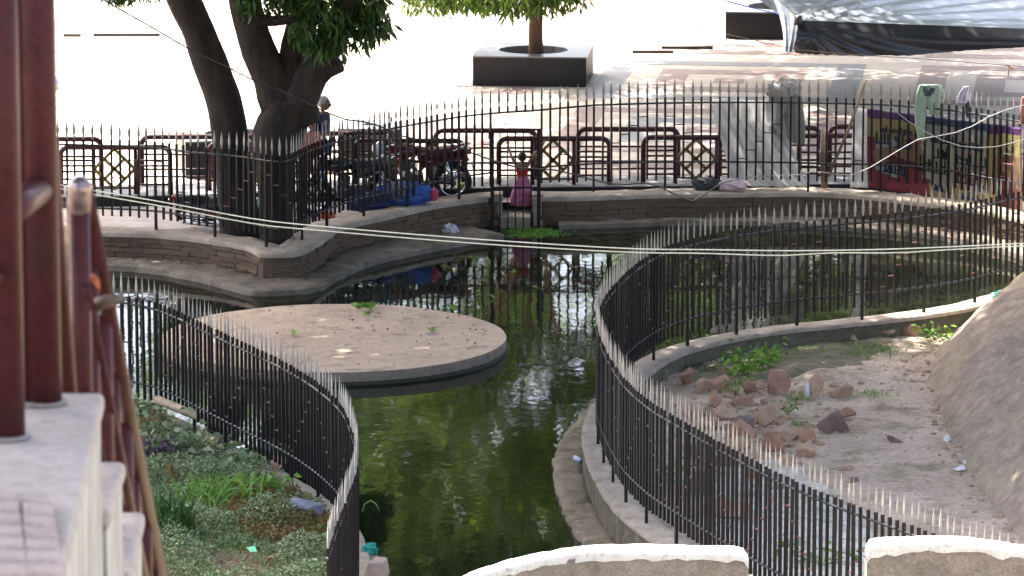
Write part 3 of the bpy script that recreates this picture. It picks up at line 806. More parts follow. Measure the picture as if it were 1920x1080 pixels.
# the old mango with two trunks at the corner of the wall
Y1, Y2 = 76.7, 76.1
tA = Q(452, 470, Y1); tB = Q(515, 468, Y2)
tr1 = thing('mango_tree', 'dark leaning tree trunk at left, bare and tilted, behind the spiked fence', 'tree', (tA.x, tA.y, Z_WALK))
mb = MB()
pts = [Q(u, v, Y1) for u, v in ((455, 455), (446, 380), (440, 330), (432, 270), (426, 225), (414, 170), (393, 115), (372, 60), (345, 0), (318, -60), (290, -130), (250, -260))]
c = spline(pts, .12); k = len(c)
mb.tube(c, [(.31 - .06 * min(1, i / k * 1.4) + (.05 if i < 4 else 0)) for i in range(k)], 14, jit=.10)
limb(mb, [Q(405, 205, Y1 - .05), Q(393, 198, Y1 - .1)], .10, .05)       # knot
limb(mb, [pts[8], Q(300, -120, Y1 - 1), Q(200, -250, Y1 - 2)], .16, .05)
limb(mb, [pts[9], Q(380, -150, Y1 + 1), Q(430, -350, Y1 + 2)], .15, .05)
mb.build('trunk', BARK, tr1, True, True)
cl = ellipsoid_pts((tA.x - 3.2, 79.6, 9.0), (5.0, 6, 3.4), 95, .2, -.9)
link('leaf_cluster', crown_mesh('crown', [np.array(Q(u, v, Y1 - .5)) for u, v in ((212, -12), (232, -14), (262, -14), (290, -24), (75, -6))], 26, .16, .22, .05, LEAF_M, .9), tr1, True)['kind'] = 'stuff'
link('crown', crown_mesh('crown', cl, 300, 1.1, .32, .12, LEAF_M, .6), tr1, True)
tr2 = thing('mango_tree', 'forked tree with a sawn branch stub and hanging green leaves', 'tree', (tB.x, tB.y, Z_WALK))
mb = MB()
c = spline([Q(u, v, Y2) for u, v in ((517, 466), (517, 400), (514, 330), (518, 270), (532, 225), (540, 185))], .1); k = len(c)
wd = [.27, .25, .24, .27, .36, .42, .36]
mb.tube(c, [float(np.interp(i / (k - 1), np.linspace(0, 1, 7), wd)) for i in range(k)], 16, jit=.12)
limb(mb, [Q(525, 205, Y2), Q(508, 150, Y2), Q(485, 95, Y2), Q(470, 45, Y2), Q(458, 0, Y2), Q(440, -70, Y2 - .3), Q(400, -200, Y2 - 1)], .30, .20, 12)
limb(mb, [Q(545, 205, Y2 - .05), Q(548, 150, Y2 + .1), Q(552, 95, Y2 + .2), Q(566, 40, Y2 + .3), Q(578, 0, Y2 + .4), Q(600, -120, Y2 + 1)], .27, .17, 12)
limb(mb, [Q(550, 215, Y2 - .1), Q(580, 150, Y2 - .1), Q(606, 100, Y2 - .2), Q(632, 55, Y2 - .3), Q(655, 0, Y2 - .5), Q(700, -100, Y2 - 1)], .29, .17, 12)
limb(mb, [Q(575, 175, Y2 - .1), Q(600, 142, Y2 - .15), Q(622, 127, Y2 - .2), Q(640, 120, Y2 - .25), Q(659, 119, Y2 - .3)], .16, .125, 10)
limb(mb, [Q(644, 118, Y2 - .25), Q(648, 108, Y2 - .27), Q(646, 103, Y2 - .27)], .05, .01, 6)
limb(mb, [Q(548, 225, Y2 - .12), Q(575, 215, Y2 - .2), Q(596, 213, Y2 - .25)], .25, .13, 10)
limb(mb, [Q(470, 18, Y2 - .2), Q(490, 42, Y2 - .3), Q(530, 37, Y2 - .3), Q(580, 33, Y2 - .3)], .10, .07, 8)
limb(mb, [Q(440, -30, Y2 - .3), Q(458, 20, Y2 - .3), Q(488, 50, Y2 - .3)], .09, .08, 8)
limb(mb, [Q(640, 40, Y2 - .3), Q(680, 30, Y2 - .3), Q(715, 38, Y2 - .3)], .14, .11, 8)
mb.build('trunk', BARK, tr2, True, True)
cl = [np.array(Q(u, v - 14, Y2 - .5 + dy)) for u, v, dy in ((598, 20, 0), (630, 38, -.2), (610, 62, 0), (655, 10, 0), (580, 40, .2), (560, 12, .1), (620, -10, -.2), (690, 8, 0), (520, -8, 0), (470, 6, 0), (700, 22, .1), (575, 68, -.1), (640, 70, -.2), (600, 85, 0), (480, 22, .3), (540, 12, .3), (680, -15, 0), (660, 42, .2), (700, 48, 0), (500, -20, 0), (585, 5, 0), (640, -20, .2), (600, -30, 0), (692, 62, 0), (705, 60, .1), (684, 78, 0), (600, 100, 0), (625, 90, -.1))]
mesh1 = crown_mesh('crown', cl, 85, .29, .22, .055, LEAF_M, .9)
tag(link('leaf_cluster', mesh1, tr2, True), kind='stuff')
cl = ellipsoid_pts((tB.x + .9, 79.4, 9.0), (6.2, 6.2, 3.4), 125, .2, -.9)
link('crown', crown_mesh('crown', cl, 300, 1.1, .32, .12, LEAF_M, .6), tr2, True)

# young tree in the plaza planter, and the one behind the tarpaulin
pt = thing('young_tree', 'young tree with straight brown trunk growing from the plaza planter', 'tree', (p1.x, p1.y, Z_PLAZA + .4))
mb = MB(); tc_ = [Q(1006, 106, 94.9), Q(1004, 60, 94.9), Q(1006, 0, 94.9), Q(1002, -60, 94.9)]
limb(mb, tc_, .15, .11, 12, .06)
cl = ellipsoid_pts((p1.x, 94.9, 5.6), (3.0, 3.0, 2.0), 44, .4)
for q in cl[:8]: limb(mb, [tc_[3], Vector(q)], .06, .02, 6)
mb.build('trunk', mat('brown_bark', (.14, .075, .045), (.08, .045, .03), 8, .9, .6, 20), pt, True, True)
cl += [np.array(Q(u, v, 94.9 + random.uniform(-1, .6))) for u, v in ((790, -18), (815, -16), (840, -14), (870, -17), (900, -18), (925, -14), (950, -6), (985, -10), (1010, -12), (1035, -14), (1060, -20), (855, -22), (960, -16))]
link('crown', crown_mesh('crown', cl, 260, .55, .2, .055, LEAF_F, .7), pt, True)
wild_tree('plaza tree whose crown hangs above the silver tarpaulin', (p2.x, p2.y, .5), (p2.x, p2.y, 3.6), (p2.x + .5, p2.y, 6.4), (3.4, 3.4, 2.2), 40, 260, .8, .22, .07, .13, name='young_tree')

# large shade trees around the pond: crowns overhead, trunks beside it
wild_tree('tall shade tree beside the pond on the left', (-12.2, 66, .3), (-10.5, 66, 7.5), (-7.0, 66.5, 12.2), (9.0, 10.5, 4.0), 260, 240, 1.5, .5, .22, .5, 'shade trees around the pond', 14, hollow=.2)
wild_tree('tall shade tree beside the enclosure on the right', (13.5, 63, .3), (12, 63.5, 7.5), (6.0, 65, 12.9), (9.5, 11, 4.0), 270, 240, 1.5, .5, .22, .5, 'shade trees around the pond', 14, hollow=.2)
wild_tree('unseen tall tree added on the plaza to the right for shade', (12.5, 90, .3), (10, 90, 5.8), (4.0, 93.0, 10.0), (8.5, 11.0, 3.2), 230, 240, 1.3, .42, .17, .4, 'shade trees around the pond', 12, hollow=.2)  # added out of view, crown placed to shade the right of the plaza
wild_tree('unseen tree added beside the stairs for shade', (-7.5, 15.5, 7.5), (-6.8, 15.5, 14.8), (-3.6, 16.0, 18.2), (6.0, 6.0, 2.6), 130, 230, 1.3, .45, .2, .3, 'shade trees around the pond', 10, hollow=.2)  # invented tree out of view, put there to shade the stair foreground
# trees beyond the plaza, mirrored in the pond
for i, (x, y, h) in enumerate(((-28, 124, 9), (-18, 118, 9), (-4.0, 125, 10.5), (7.9, 121, 9.5), (17, 127, 11), (24, 119, 9), (33, 125, 10))):
    wild_tree('broad tree standing beyond the plaza, mirrored in the pond', (x, y, .3), (x, y, h * .4), (x, y, h), (4.7 if x == -4.0 else 6.0, 5, h * .8), 84, 180, 1.3, .45, .2, .35, 'trees beyond the plaza', 8, hollow=.3, flat=-1)

# ================================================================== BRIDGE PARAPETS IN FRONT
def parapet(label, top, thick, depth_to):
    """top: plan points (x, y, z) of the water-side top edge, the wall runs towards the camera"""
    root = thing('bridge_parapet', label, 'parapet', (top[0].x, top[0].y, 0))
    c = spline(top, .08)
    A = c; B = [q + Vector((0, -thick, 0)) for q in c]
    def ring(q, q2, zb, zt, r):
        a, b = Vector((q.x, q.y, 0)), Vector((q2.x, q2.y, 0)); pr = []
        n = 5
        pr.append(Vector((b.x, b.y, zb)))
        for k in range(n + 1):
            th = math.pi / 2 * k / n; pr.append(Vector((b.x, b.y + r - r * math.cos(th), zt - r + r * math.sin(th))))
        for k in range(n + 1):
            th = math.pi / 2 * k / n; pr.append(Vector((a.x, a.y - r + r * math.sin(th), zt - r + r * math.cos(th))))
        pr.append(Vector((a.x, a.y, zb)))
        return [p_ + Vector((0, nz(p_, 5, 2) * .012, nz(p_, 6, 4) * .014)) for p_ in pr]
    cap = [ring(q, q2, q.z - .10 + .05 * nz(q, 4) + .03 * nz(q, 14), q.z, .05) for q, q2 in zip(A, B)]
    m = MB(); m.grid(cap); n = len(cap[0]); m.add(cap[0], [tuple(range(n))]); m.add(cap[-1], [tuple(range(n))])
    m.build('whitewashed_cap', WHITEB, root, True, True)
    m = MB(); body = [[Vector((q2.x, q2.y + .006, depth_to)), Vector((q2.x, q2.y + .006, q.z - .06)), Vector((q.x, q.y - .006, q.z - .06)), Vector((q.x, q.y - .006, depth_to))] for q, q2 in zip(A, B)]
    m.grid(body); m.add(body[0], [(0, 1, 2, 3)]); m.add(body[-1], [(3, 2, 1, 0)])
    m.build('wall_body', PARFACE, root, False, True)
    return root
def pp(u, v, d): return Vector((0, 0, CZ)) + ray(u, v) * d
tops = [pp(u, v, d) for u, v, d in ((700, 1180, 45.3), (860, 1082, 46.5), (960, 1046, 47.2), (1060, 1026, 47.7), (1130, 1019, 47.9), (1240, 1019, 47.9), (1330, 1021, 47.9), (1380, 1022, 47.9), (1394, 1026, 47.9), (1402, 1038, 47.9))]
parapet('brown rendered parapet with whitewashed top, curving down to the left', tops, .28, -.3)
tops = [pp(u, v, d) for u, v, d in ((1622, 1024, 47.6), (1628, 1012, 47.6), (1642, 1006, 47.6), (1700, 1003, 47.6), (1790, 1003, 47.6), (1850, 1010, 47.6), (1925, 1022, 47.6), (2010, 1040, 47.6), (2120, 1075, 47.6))]
parapet('brown rendered parapet with whitewashed top at the right corner', tops, .28, -.3)

# ================================================================== STAIRS AND RAILING IN THE LEFT FOREGROUND
def plinth(label, z, y0, y1, xr0, xr1, xl, zb=7.5):
    r_ = thing('stair_plinth', label, 'plinth', (xr0, y0, zb))
    m = MB(); m.add([(xl, y0, z), (xr0, y0, z), (xr1, y1, z), (xl, y1, z), (xl, y0, z - .06), (xr0, y0, z - .06), (xr1, y1, z - .06), (xl, y1, z - .06)],
                    [(0, 1, 2, 3), (4, 7, 6, 5), (0, 4, 5, 1), (1, 5, 6, 2), (2, 6, 7, 3), (3, 7, 4, 0)])
    bevel(m.build('top_slab', PLINTH, r_, False, True), .02, 3)
    m = MB(); z -= .058; i = .012
    m.add([(xl, y0 + i, z), (xr0 - i, y0 + i, z), (xr1 - i, y1 - i, z), (xl, y1 - i, z), (xl, y0 + i, zb), (xr0 - i, y0 + i, zb), (xr1 - i, y1 - i, zb), (xl, y1 - i, zb)],
          [(4, 7, 6, 5), (0, 4, 5, 1), (1, 5, 6, 2), (2, 6, 7, 3), (3, 7, 4, 0)])
    m.build('side_wall', PLSIDE, r_, False, True)
    return r_
a, b = P(196, 735, 11.5), P(110, 1100, 11.5)
dxy = (a - b) / (a.y - b.y)
n0 = b - dxy * 1.2
plinth('nearest whitewashed plaster plinth under the two thick maroon posts', 11.5, n0.y, a.y, n0.x, a.x, -2.6)
q2 = P(236, 864, 11.15); plinth('second whitewashed plinth, a step below the nearest one', 11.15, a.y + .004, q2.y, a.x + .01, q2.x, -2.6)
q3 = P(272, 958, 10.8); plinth('third whitewashed plinth lower down the stairs', 10.8, q2.y + .004, q3.y, q2.x + .012, q3.x, -2.6)
q4 = P(292, 1100, 10.35); plinth('lowest whitewashed plinth beside the planted bank', 10.35, q3.y + .004, q4.y, q3.x + .01, q4.x, -2.6)
# ribbed tiles of the landing
for k, (u0, u1, lab) in enumerate(((-60, 34, 'ribbed pinkish stair tile at the lower left corner'), (40, 96, 'ribbed pinkish stair tile beside the plinth edge'))):
    v0 = 930 + k * 8
    A_, B_, C_, D_ = P(u0, v0, 11.505), P(u1, v0 + 8, 11.505), P(u1 + 26, 1100, 11.505), P(u0 + 10, 1100, 11.505)
    r_ = thing('ribbed_tile', lab, 'tile', ((A_.x + B_.x) / 2, A_.y, 11.5))
    m = MB(); top = [q + Vector((0, 0, .018)) for q in (A_, B_, C_, D_)]
    m.add(top + [A_, B_, C_, D_], [(0, 1, 2, 3), (0, 4, 5, 1), (1, 5, 6, 2), (2, 6, 7, 3), (3, 7, 4, 0)]); m.build('slab', TILEM, r_, False, True)
    for i in range(7):
        t0, t1 = (i + .12) / 7, (i + .8) / 7
        c_ = [top[0].lerp(top[3], t0), top[1].lerp(top[2], t0), top[1].lerp(top[2], t1), top[0].lerp(top[3], t1)]
        m = MB(); up = Vector((0, 0, .012)); ins = [q.lerp(sum(c_, Vector()) / 4, .12) + up for q in c_]
        m.add(c_ + ins, [(4, 5, 6, 7), (0, 1, 5, 4), (1, 2, 6, 5), (2, 3, 7, 6), (3, 0, 4, 7)]); m.build('rib', TILEM, r_, False, True)
# landing railing
lr = thing('landing_railing', 'thick maroon pipe railing out of focus at the left edge', 'railing', P(88, 757, 11.5))
A1, A2 = P(14, 822, 11.5), P(84, 758, 11.5); A3 = A1.lerp(A2, .5) + Vector((-.03, .25, 0))
for q in (A1, A2, A3):
    MB().tube([q + Vector((0, 0, -.01)), q + Vector((0, 0, 1.9))], .05, 16).build('post', MAROON2, lr, True, True)
    MB().tube([q + Vector((0, 0, .002)), q + Vector((0, 0, .012))], .064, 16).build('base_flange', mat('cement_ring', (.36, .31, .27), (.24, .2, .17), 9, .9, .3), lr, True, True)
for z in (.62, 1.35):
    MB().tube([A1 + Vector((0, 0, z)), A2 + Vector((0, 0, z))], .042, 14).build('crossbar', MAROON2, lr, True, True)
MB().tube([A1 + Vector((-.5, -1.2, .62)), A1 + Vector((0, 0, .45))], .03, 12).build('crossbar', MAROON2, lr, True, True)
s0, s1 = pp(66, -30, 13.75), pp(126, 742, 14.25)
MB().tube([s0, s0.lerp(s1, .5), s1], .030, 14).build('brace', MAROON2, lr, True, True)
MB().tube([pp(90, 150, 13.78), pp(93, 168, 13.79)], .036, 12).build('weld_collar', CHROME, lr, True, True)
# stair flight railing
fr = thing('stair_railing', 'glossy maroon stair railing running down beside the planted bank', 'railing', pp(176, 890, 14.5))
h0, h1 = pp(158, 352, 14.3), pp(310, 1130, 16.95)
MB().tube([h0, h0.lerp(h1, .5), h1], .026, 14).build('handrail', MAROON2, fr, True, True)
b0, b1 = pp(150, 352, 14.25), pp(128, 735, 15.6)
mb = MB().tube([b0, b0.lerp(b1, .5), b1], .036, 16); mb.ell(b0, (.036, .036, .036), 14, 10)
mb.build('top_rail', mat('rail_sheen_paint', (.42, .33, .32), (.16, .09, .085), 16, .26, .1, 30, metal=.75), fr, True, True)  # pale metallic colour stands in for the highlight along the maroon rail
zof = [Vector((0, 0, -.30)), Vector((0, 0, -.62))]
for z in zof: MB().tube([h0 + z, h1 + z], .017, 10).build('lower_rail', MAROON2, fr, True, True)
for k in range(8):
    t = .02 + k * .125; q = h0.lerp(h1, t)
    zb = 11.15 if q.y < q2.y else (10.8 if q.y < q3.y else (10.35 if q.y < q4.y else 9.6))
    x = q.x - .02
    MB().tube([Vector((x, q.y, zb - .02)), Vector((x, q.y, q.z))], .021 if k % 2 else .03, 12).build('baluster', MAROON2, fr, True, True)
MB().tube([pp(148, 620, 14.6), pp(139, 735, 14.5)], .012, 8).build('strut', plain('violet_steel', (.16, .12, .2), .3, coat=.3), fr, True, True)
bl = MB(); e0, e1 = h1 + Vector((0, 0, -.86)), h0 + Vector((.03, 0, -.86))
bl.tube([pp(258, 840, 15.9), pp(312, 1120, 17.2)], .010, 8); bl.build('bottom_stringer', mat('rusty_steel', (.12, .08, .07), (.06, .04, .035), 14, .6, .2), fr, True, True)
wd_ = MB().tube([pp(168, 576, 14.55), pp(200, 566, 14.45), pp(226, 559, 14.4)], [.019, .020, .012], 8, jit=.2)
tag(wd_.build('wooden_stick', mat('grey_wood', (.25, .18, .12), (.15, .11, .08), 12, .8, .4, 30), smooth=True), 'broken brown stick lashed across the stair railing', 'stick')
tag(MB().tube([pp(162, 522, 14.5), pp(172, 518, 14.44), pp(182, 526, 14.42), pp(185, 545, 14.42), pp(178, 530, 14.40), pp(170, 524, 14.42)], [.006, .01, .008, .005, .006, .004], 6).build('orange_cord', plain('orange_cord', (.7, .2, .08), .9), smooth=True), 'short orange cord tied on the stair railing', 'cord')

# ================================================================== MOTORCYCLES
def motorcycle(label, loc, rz, tank, seatm, panel, cowl, lean=R(4), group='motorcycles parked inside the fence', scale=1.0):
    t = thing('motorcycle', label, 'motorcycle', loc, rz, group); t.rotation_euler = (lean, 0, rz); t.scale = (scale,) * 3
    def wheel(x):
        w_ = MB().torus((0, 0, 0), .255, .045, 'y', 28, 8).build('wheel', RUBBER, t, True); w_.location = (x, 0, .30)
        MB().torus((0, 0, 0), .212, .016, 'y', 28, 6).build('rim', CHROME, w_, True)
        h = MB().tube([(0, -.06, 0), (0, .06, 0)], .05, 12)
        for k in range(10):
            a_ = 2 * math.pi * k / 10; h.tube([(0, .02 * (-1) ** k, 0), (.21 * math.cos(a_), 0, .21 * math.sin(a_))], .006, 4)
        h.build('hub_and_spokes', ENGINE, w_, True)
    wheel(.64); wheel(-.62)
    for y in (-.085, .085):
        MB().tube([(.64, y, .30), (.50, y, .68), (.43, y, .92)], [.026, .022, .018], 8).build('fork_leg', CHROME, t, True)
        MB().tube([(-.60, y * 1.5, .32), (-.50, y * 1.5, .66)], .03, 8).build('shock_absorber', CHROME, t, True)
        MB().tube([(.40, y * 2.2, .70), (.46, y * 2.3, .70)], .028, 8).build('indicator', plain('orange_lens', (.75, .22, .03), .3), t, True)
        MB().tube([(-.80, y * 1.8, .70), (-.86, y * 1.8, .70)], .025, 8).build('indicator', MATS['orange_lens'], t, True)
    def fender(name, x, a0, a1, r_, w_, m):
        rows = []
        for i in range(13):
            a_ = a0 + (a1 - a0) * i / 12
            rows.append([Vector((x + (r_ + dz) * math.cos(a_), y, .30 + (r_ + dz) * math.sin(a_))) for y, dz in ((-w_, -.03), (-w_ * .7, 0), (w_ * .7, 0), (w_, -.03))])
        MB().grid(rows).build(name, m, t, True)
    fender('front_mudguard', .64, R(25), R(165), .335, .075, BLACKP); fender('rear_mudguard', -.62, R(5), R(110), .35, .085, BLACKP)
    MB().tube([(.40, 0, .86), (.18, 0, .62), (.12, 0, .34), (-.25, 0, .30), (-.30, 0, .62), (.18, 0, .66)], .026, 8).build('frame', BLACKP, t, True)
    MB().tube([(-.25, .10, .34), (-.62, .10, .30)], .022, 8).tube([(-.25, -.10, .34), (-.62, -.10, .30)], .022, 8).build('swingarm', BLACKP, t, True)
    e = MB().box((.02, 0, .36), (.36, .24, .2)).box((.12, 0, .54), (.16, .17, .2), Matrix.Rotation(R(-18), 3, 'Y'))
    for k in range(4): e.box((.12 + .012 * k, 0, .48 + .045 * k), (.2, .2, .012), Matrix.Rotation(R(-18), 3, 'Y'))
    e.tube([(-.02, .12, .36), (-.02, .15, .36)], .09, 14).tube([(-.02, -.15, .36), (-.02, -.12, .36)], .09, 14)
    bevel(e.build('engine', ENGINE, t), .012)
    MB().tube([(.22, -.1, .50), (.26, -.12, .34), (.05, -.15, .24), (-.25, -.16, .27), (-.75, -.17, .40)], [.018, .018, .02, .045, .042], 10).build('exhaust', CHROME, t, True)
    MB().ell((.16, 0, .80), (.29, .145, .135), 18, 12, fn=lambda q: 1 + .12 * q.x - .18 * max(0, -q.z)).build('fuel_tank', tank, t, True)
    m = MB(); rows = []
    for i in range(15):
        s_ = i / 14; x = -.06 - .72 * s_; wd = .115 + .035 * math.sin(math.pi * s_) - .04 * s_ ** 3; z = .80 + .05 * s_ ** 2 + .025 * math.cos(s_ * 9) * .3; th = .07 * (1 - .4 * s_)
        rows.append([Vector((x, y * wd, z + zz * th)) for y, zz in ((-1, -1), (-1.02, -.1), (-.75, .75), (-.3, 1), (.3, 1), (.75, .75), (1.02, -.1), (1, -1))])
    m.grid(rows, close=True); m.add(rows[0], [tuple(range(8))]); m.add(rows[-1], [tuple(range(8))]); m.build('seat', seatm, t, True)
    for y in (-1, 1):
        MB().add([(-.05, y * .125, .74), (-.45, y * .135, .76), (-.80, y * .10, .84), (-.82, y * .09, .74), (-.45, y * .13, .60), (-.12, y * .125, .58)], [(0, 1, 2, 3, 4, 5)]).build('side_panel', panel, t)
        MB().tube([(.36, y * .03, .98), (.38, y * .2, 1.03), (.28, y * .34, 1.02)], .013, 8).tube([(.30, y * .31, 1.02), (.24, y * .40, 1.015)], .02, 8).build('handlebar_grip', BLACKP, t, True)
        st = MB().tube([(.34, y * .26, 1.03), (.32, y * .33, 1.20)], .007, 6); st.ell((.31, y * .36, 1.23), (.018, .065, .042), 10, 8); st.build('mirror', BLACKP, t, True)
        MB().tube([(-.55, y * .12, .80), (-.80, y * .10, .90), (-.90, 0, .92)], .011, 6).build('grab_rail', CHROME, t, True)
    MB().ell((.50, 0, .86), (.10, .11, .12), 14, 10).build('headlamp_cowl', cowl, t, True)
    MB().ell((.585, 0, .86), (.05, .09, .09), 14, 8).build('headlamp', plain('lamp_glass', (.75, .75, .75), .08, coat=1.0), t, True)
    bevel(MB().box((.40, 0, 1.0), (.09, .2, .05)).build('instrument_panel', BLACKP, t), .015)
    bevel(MB().box((-.87, 0, .80), (.07, .14, .09)).build('tail_lamp', plain('red_lens', (.6, .02, .015), .2, coat=.5), t), .02)
    bevel(MB().box((-.93, 0, .58), (.012, .2, .1), Matrix.Rotation(R(-15), 3, 'Y')).build('number_plate', plain('plate_white', (.7, .7, .68), .5), t), .004)
    MB().tube([(-.05, .14, .28), (-.12, .30, .01)], .012, 6).build('side_stand', BLACKP, t, True)
    return t
redseat = plain('maroon_vinyl', (.075, .007, .018), .5); redp = plain('red_gloss', (.085, .007, .010), .25, coat=.3); blk = plain('black_gloss', (.012, .012, .014), .2, coat=.5)
grw = plain('white_gloss', (.7, .7, .7), .25, coat=.4); pearl = plain('pearl_grey', (.45, .46, .48), .25, coat=.5)
b0, b1 = P(664, 384, Z_WALK), P(852, 366, Z_WALK)
motorcycle('maroon and black motorcycle with its side to the pond', ((b0.x + b1.x) / 2 + .14, (b0.y + b1.y) / 2 - .16, Z_WALK), math.pi + .10, redp, redseat, redp, pearl, R(-5), scale=1.07)
b3 = P(640, 412, Z_WALK); motorcycle('dark motorcycle parked nose forward beside the blue bundle', (b3.x + .15, b3.y + .6, Z_WALK), R(205), blk, BLACKP, blk, blk, R(6))
b2 = P(418, 438, Z_WALK); motorcycle('black motorcycle with red and white side panels tipped low behind the leaning trunk', (b2.x + .12, b2.y + .55, Z_WALK + .07), R(-9), blk, BLACKP, plain('red_white_panel', (.4, .05, .05), .3), grw, R(56), scale=.97)

# ================================================================== PEOPLE
def skin(name, verts, edges, radii, root=0, sub=2):
    me = bpy.data.meshes.new(name + '_rig'); me.from_pydata([tuple(v) for v in verts], edges, [])
    o = bpy.data.objects.new(name + '_rig', me); COL.objects.link(o)
    md = o.modifiers.new('skin', 'SKIN'); md.use_smooth_shade = True
    for i, sv in enumerate(me.skin_vertices[0].data): sv.radius = radii[i] if hasattr(radii[i], '__len__') else (radii[i], radii[i]); sv.use_root = (i == root)
    sb = o.modifiers.new('sub', 'SUBSURF'); sb.levels = sub; sb.render_levels = sub
    dg = bpy.context.evaluated_depsgraph_get(); dg.update()
    out = bpy.data.meshes.new_from_object(o.evaluated_get(dg)); bpy.data.objects.remove(o)
    out.name = name; out.materials.clear()
    return out
def person(label, loc, rz, H, arms, hair, top_c, leg_c, skirt=False, hunch=.03, head_drop=0.0, hs=1.0):
    """local: x right, y forward, z up; arms = ((elbow, wrist, handdir) left, right) in body heights"""
    t = thing('person', label, 'person', loc, rz); h = H
    J = {'pelvis': (0, 0, .52), 'waist': (0, .005, .60), 'chest': (0, hunch * .5, .72), 'neck': (0, hunch, .825), 'jaw': (0, hunch + .02, .865),
         'hipL': (-.055, 0, .50), 'kneeL': (-.058, .02, .275), 'ankL': (-.058, 0, .045), 'toeL': (-.062, .075, .018),
         'hipR': (.055, 0, .50), 'kneeR': (.058, .02, .275), 'ankR': (.058, 0, .045), 'toeR': (.062, .075, .018),
         'shL': (-.105, hunch * .8, .80), 'shR': (.105, hunch * .8, .80)}
    J['elL'], J['wrL'], _ = arms[0]; J['elR'], J['wrR'], _ = arms[1]
    rad = {'pelvis': (.085, .06), 'waist': (.075, .055), 'chest': (.09, .06), 'neck': .032, 'jaw': .03, 'hipL': .05, 'kneeL': .033, 'ankL': .022, 'toeL': .018,
           'hipR': .05, 'kneeR': .033, 'ankR': .022, 'toeR': .018, 'shL': .036, 'shR': .036, 'elL': .024, 'elR': .024, 'wrL': .017, 'wrR': .017}
    E_ = [('pelvis', 'waist'), ('waist', 'chest'), ('chest', 'neck'), ('neck', 'jaw'), ('pelvis', 'hipL'), ('hipL', 'kneeL'), ('kneeL', 'ankL'), ('ankL', 'toeL'), ('pelvis', 'hipR'), ('hipR', 'kneeR'), ('kneeR', 'ankR'), ('ankR', 'toeR'),
          ('chest', 'shL'), ('shL', 'elL'), ('elL', 'wrL'), ('chest', 'shR'), ('shR', 'elR'), ('elR', 'wrR')]
    names = list(J)
    def make(name, keep, grow, m, parent, z0=None):
        ns = [n for n in names if n in keep]; ix = {n: i for i, n in enumerate(ns)}
        ed = [(ix[a_], ix[b_]) for a_, b_ in E_ if a_ in ix and b_ in ix]
        rr = [tuple((x * grow + (.006 if grow > 1 else 0)) * h for x in (rad[n] if isinstance(rad[n], tuple) else (rad[n],) * 2)) for n in ns]
        me = skin(name, [Vector(J[n]) * h for n in ns], ed, rr, ix['pelvis'])
        me.materials.append(m); o = link(name, me, parent); return o
    body = make('body', set(names), 1.0, SKIN, t)
    # head, nose, ears, hands joined into the body mesh
    bm = bmesh.new(); bm.from_mesh(body.data)
    hm = MB(); hc = Vector((0, hunch + .028, .925 - head_drop)) * h
    hm.ell(hc, (.050 * h * hs, .062 * h * hs, .072 * h * hs), 16, 12, fn=lambda q: 1 - .12 * max(0, -q.z) * (1 - .4 * q.y))
    hm.ell(hc + Vector((0, .063 * hs, -.008)) * h, (.009 * h, .014 * h, .016 * h), 8, 6)
    for sx in (-1, 1): hm.ell(hc + Vector((sx * .050 * hs, -.004, -.004)) * h, (.007 * h, .014 * h, .02 * h), 8, 6)
    for k, (el, wr, hd) in enumerate(arms):
        wv = Vector(wr) * h; d = Vector(hd).normalized(); sd_ = d.cross(Vector((0, 1, .1))).normalized(); pal = wv + d * .03 * h
        hm.ell(pal, (.02 * h, .012 * h, .03 * h), 10, 6, rot=d.to_track_quat('Z', 'Y').to_matrix())
        for f in range(4):
            base = pal + d * .022 * h + sd_ * (-.016 + .0105 * f) * h; L = (.036, .042, .04, .032)[f] * h
            cur = base + d * L * .5 + Vector((0, .006 * h, 0)); hm.tube([base, cur, cur + (d * .6 + Vector((0, .8, 0))).normalized() * L * .5], [.0055 * h, .005 * h, .004 * h], 6)
        th0 = pal + sd_ * .018 * h * (-1 if k else 1); hm.tube([th0, th0 + (sd_ * (-1 if k else 1) + d).normalized() * .03 * h, th0 + d * .045 * h + Vector((0, .012 * h, 0))], [.007 * h, .006 * h, .005 * h], 6)
    me2 = hm.mesh('tmp', SKIN, True); bm.from_mesh(me2); bm.to_mesh(body.data); bm.free()
    for sx in (-1, 1): MB().ell(hc + Vector((sx * .02 * hs, .057 * hs, .002)) * h, (.008 * h, .005 * h, .005 * h), 8, 6).build('eye', plain('eye_dark', (.03, .02, .02), .2), body, True)
    MB().ell(hc + Vector((0, .056 * hs, -.038 * hs)) * h, (.016 * h, .006 * h, .004 * h), 8, 6).build('mouth', plain('lip', (.16, .06, .05), .5), body, True)
    MB().ell(hc + Vector((0, -.012, .016)) * h, (.055 * h * hs, .062 * h * hs, .066 * h * hs), 18, 12, fn=lambda q: 1 + .05 * mnoise.noise(q * 6) if q.z > -.75 else .8).build('hair', hair, body, True)
    arm = {'shL', 'shR'} if skirt else {'shL', 'shR', 'elL', 'elR'}
    make('shirt', {'pelvis', 'waist', 'chest', 'neck'} | arm, 1.13, top_c, t)
    if skirt:
        rows = []
        for i in range(9):
            s_ = i / 8; z = .60 - .50 * s_
            rows.append([Vector(((.09 + .14 * s_ ** .8) * (1 + .10 * s_ * math.sin(a_ * 9)) * math.cos(a_) * h, (.07 + .09 * s_) * (1 + .10 * s_ * math.sin(a_ * 9)) * math.sin(a_) * h, z * h)) for a_ in np.linspace(0, 2 * math.pi, 49)[:-1]])
        MB().grid(rows, close=True).build('skirt', leg_c, t, True)
    else:
        make('trousers', {'pelvis', 'hipL', 'kneeL', 'ankL', 'hipR', 'kneeR', 'ankR'}, 1.2, leg_c, t)
    return t
navy = plain('navy_shirt', (.012, .018, .045), .85, bump=.3, scale=20); jeans = plain('blue_trousers', (.07, .13, .3), .9, bump=.3)
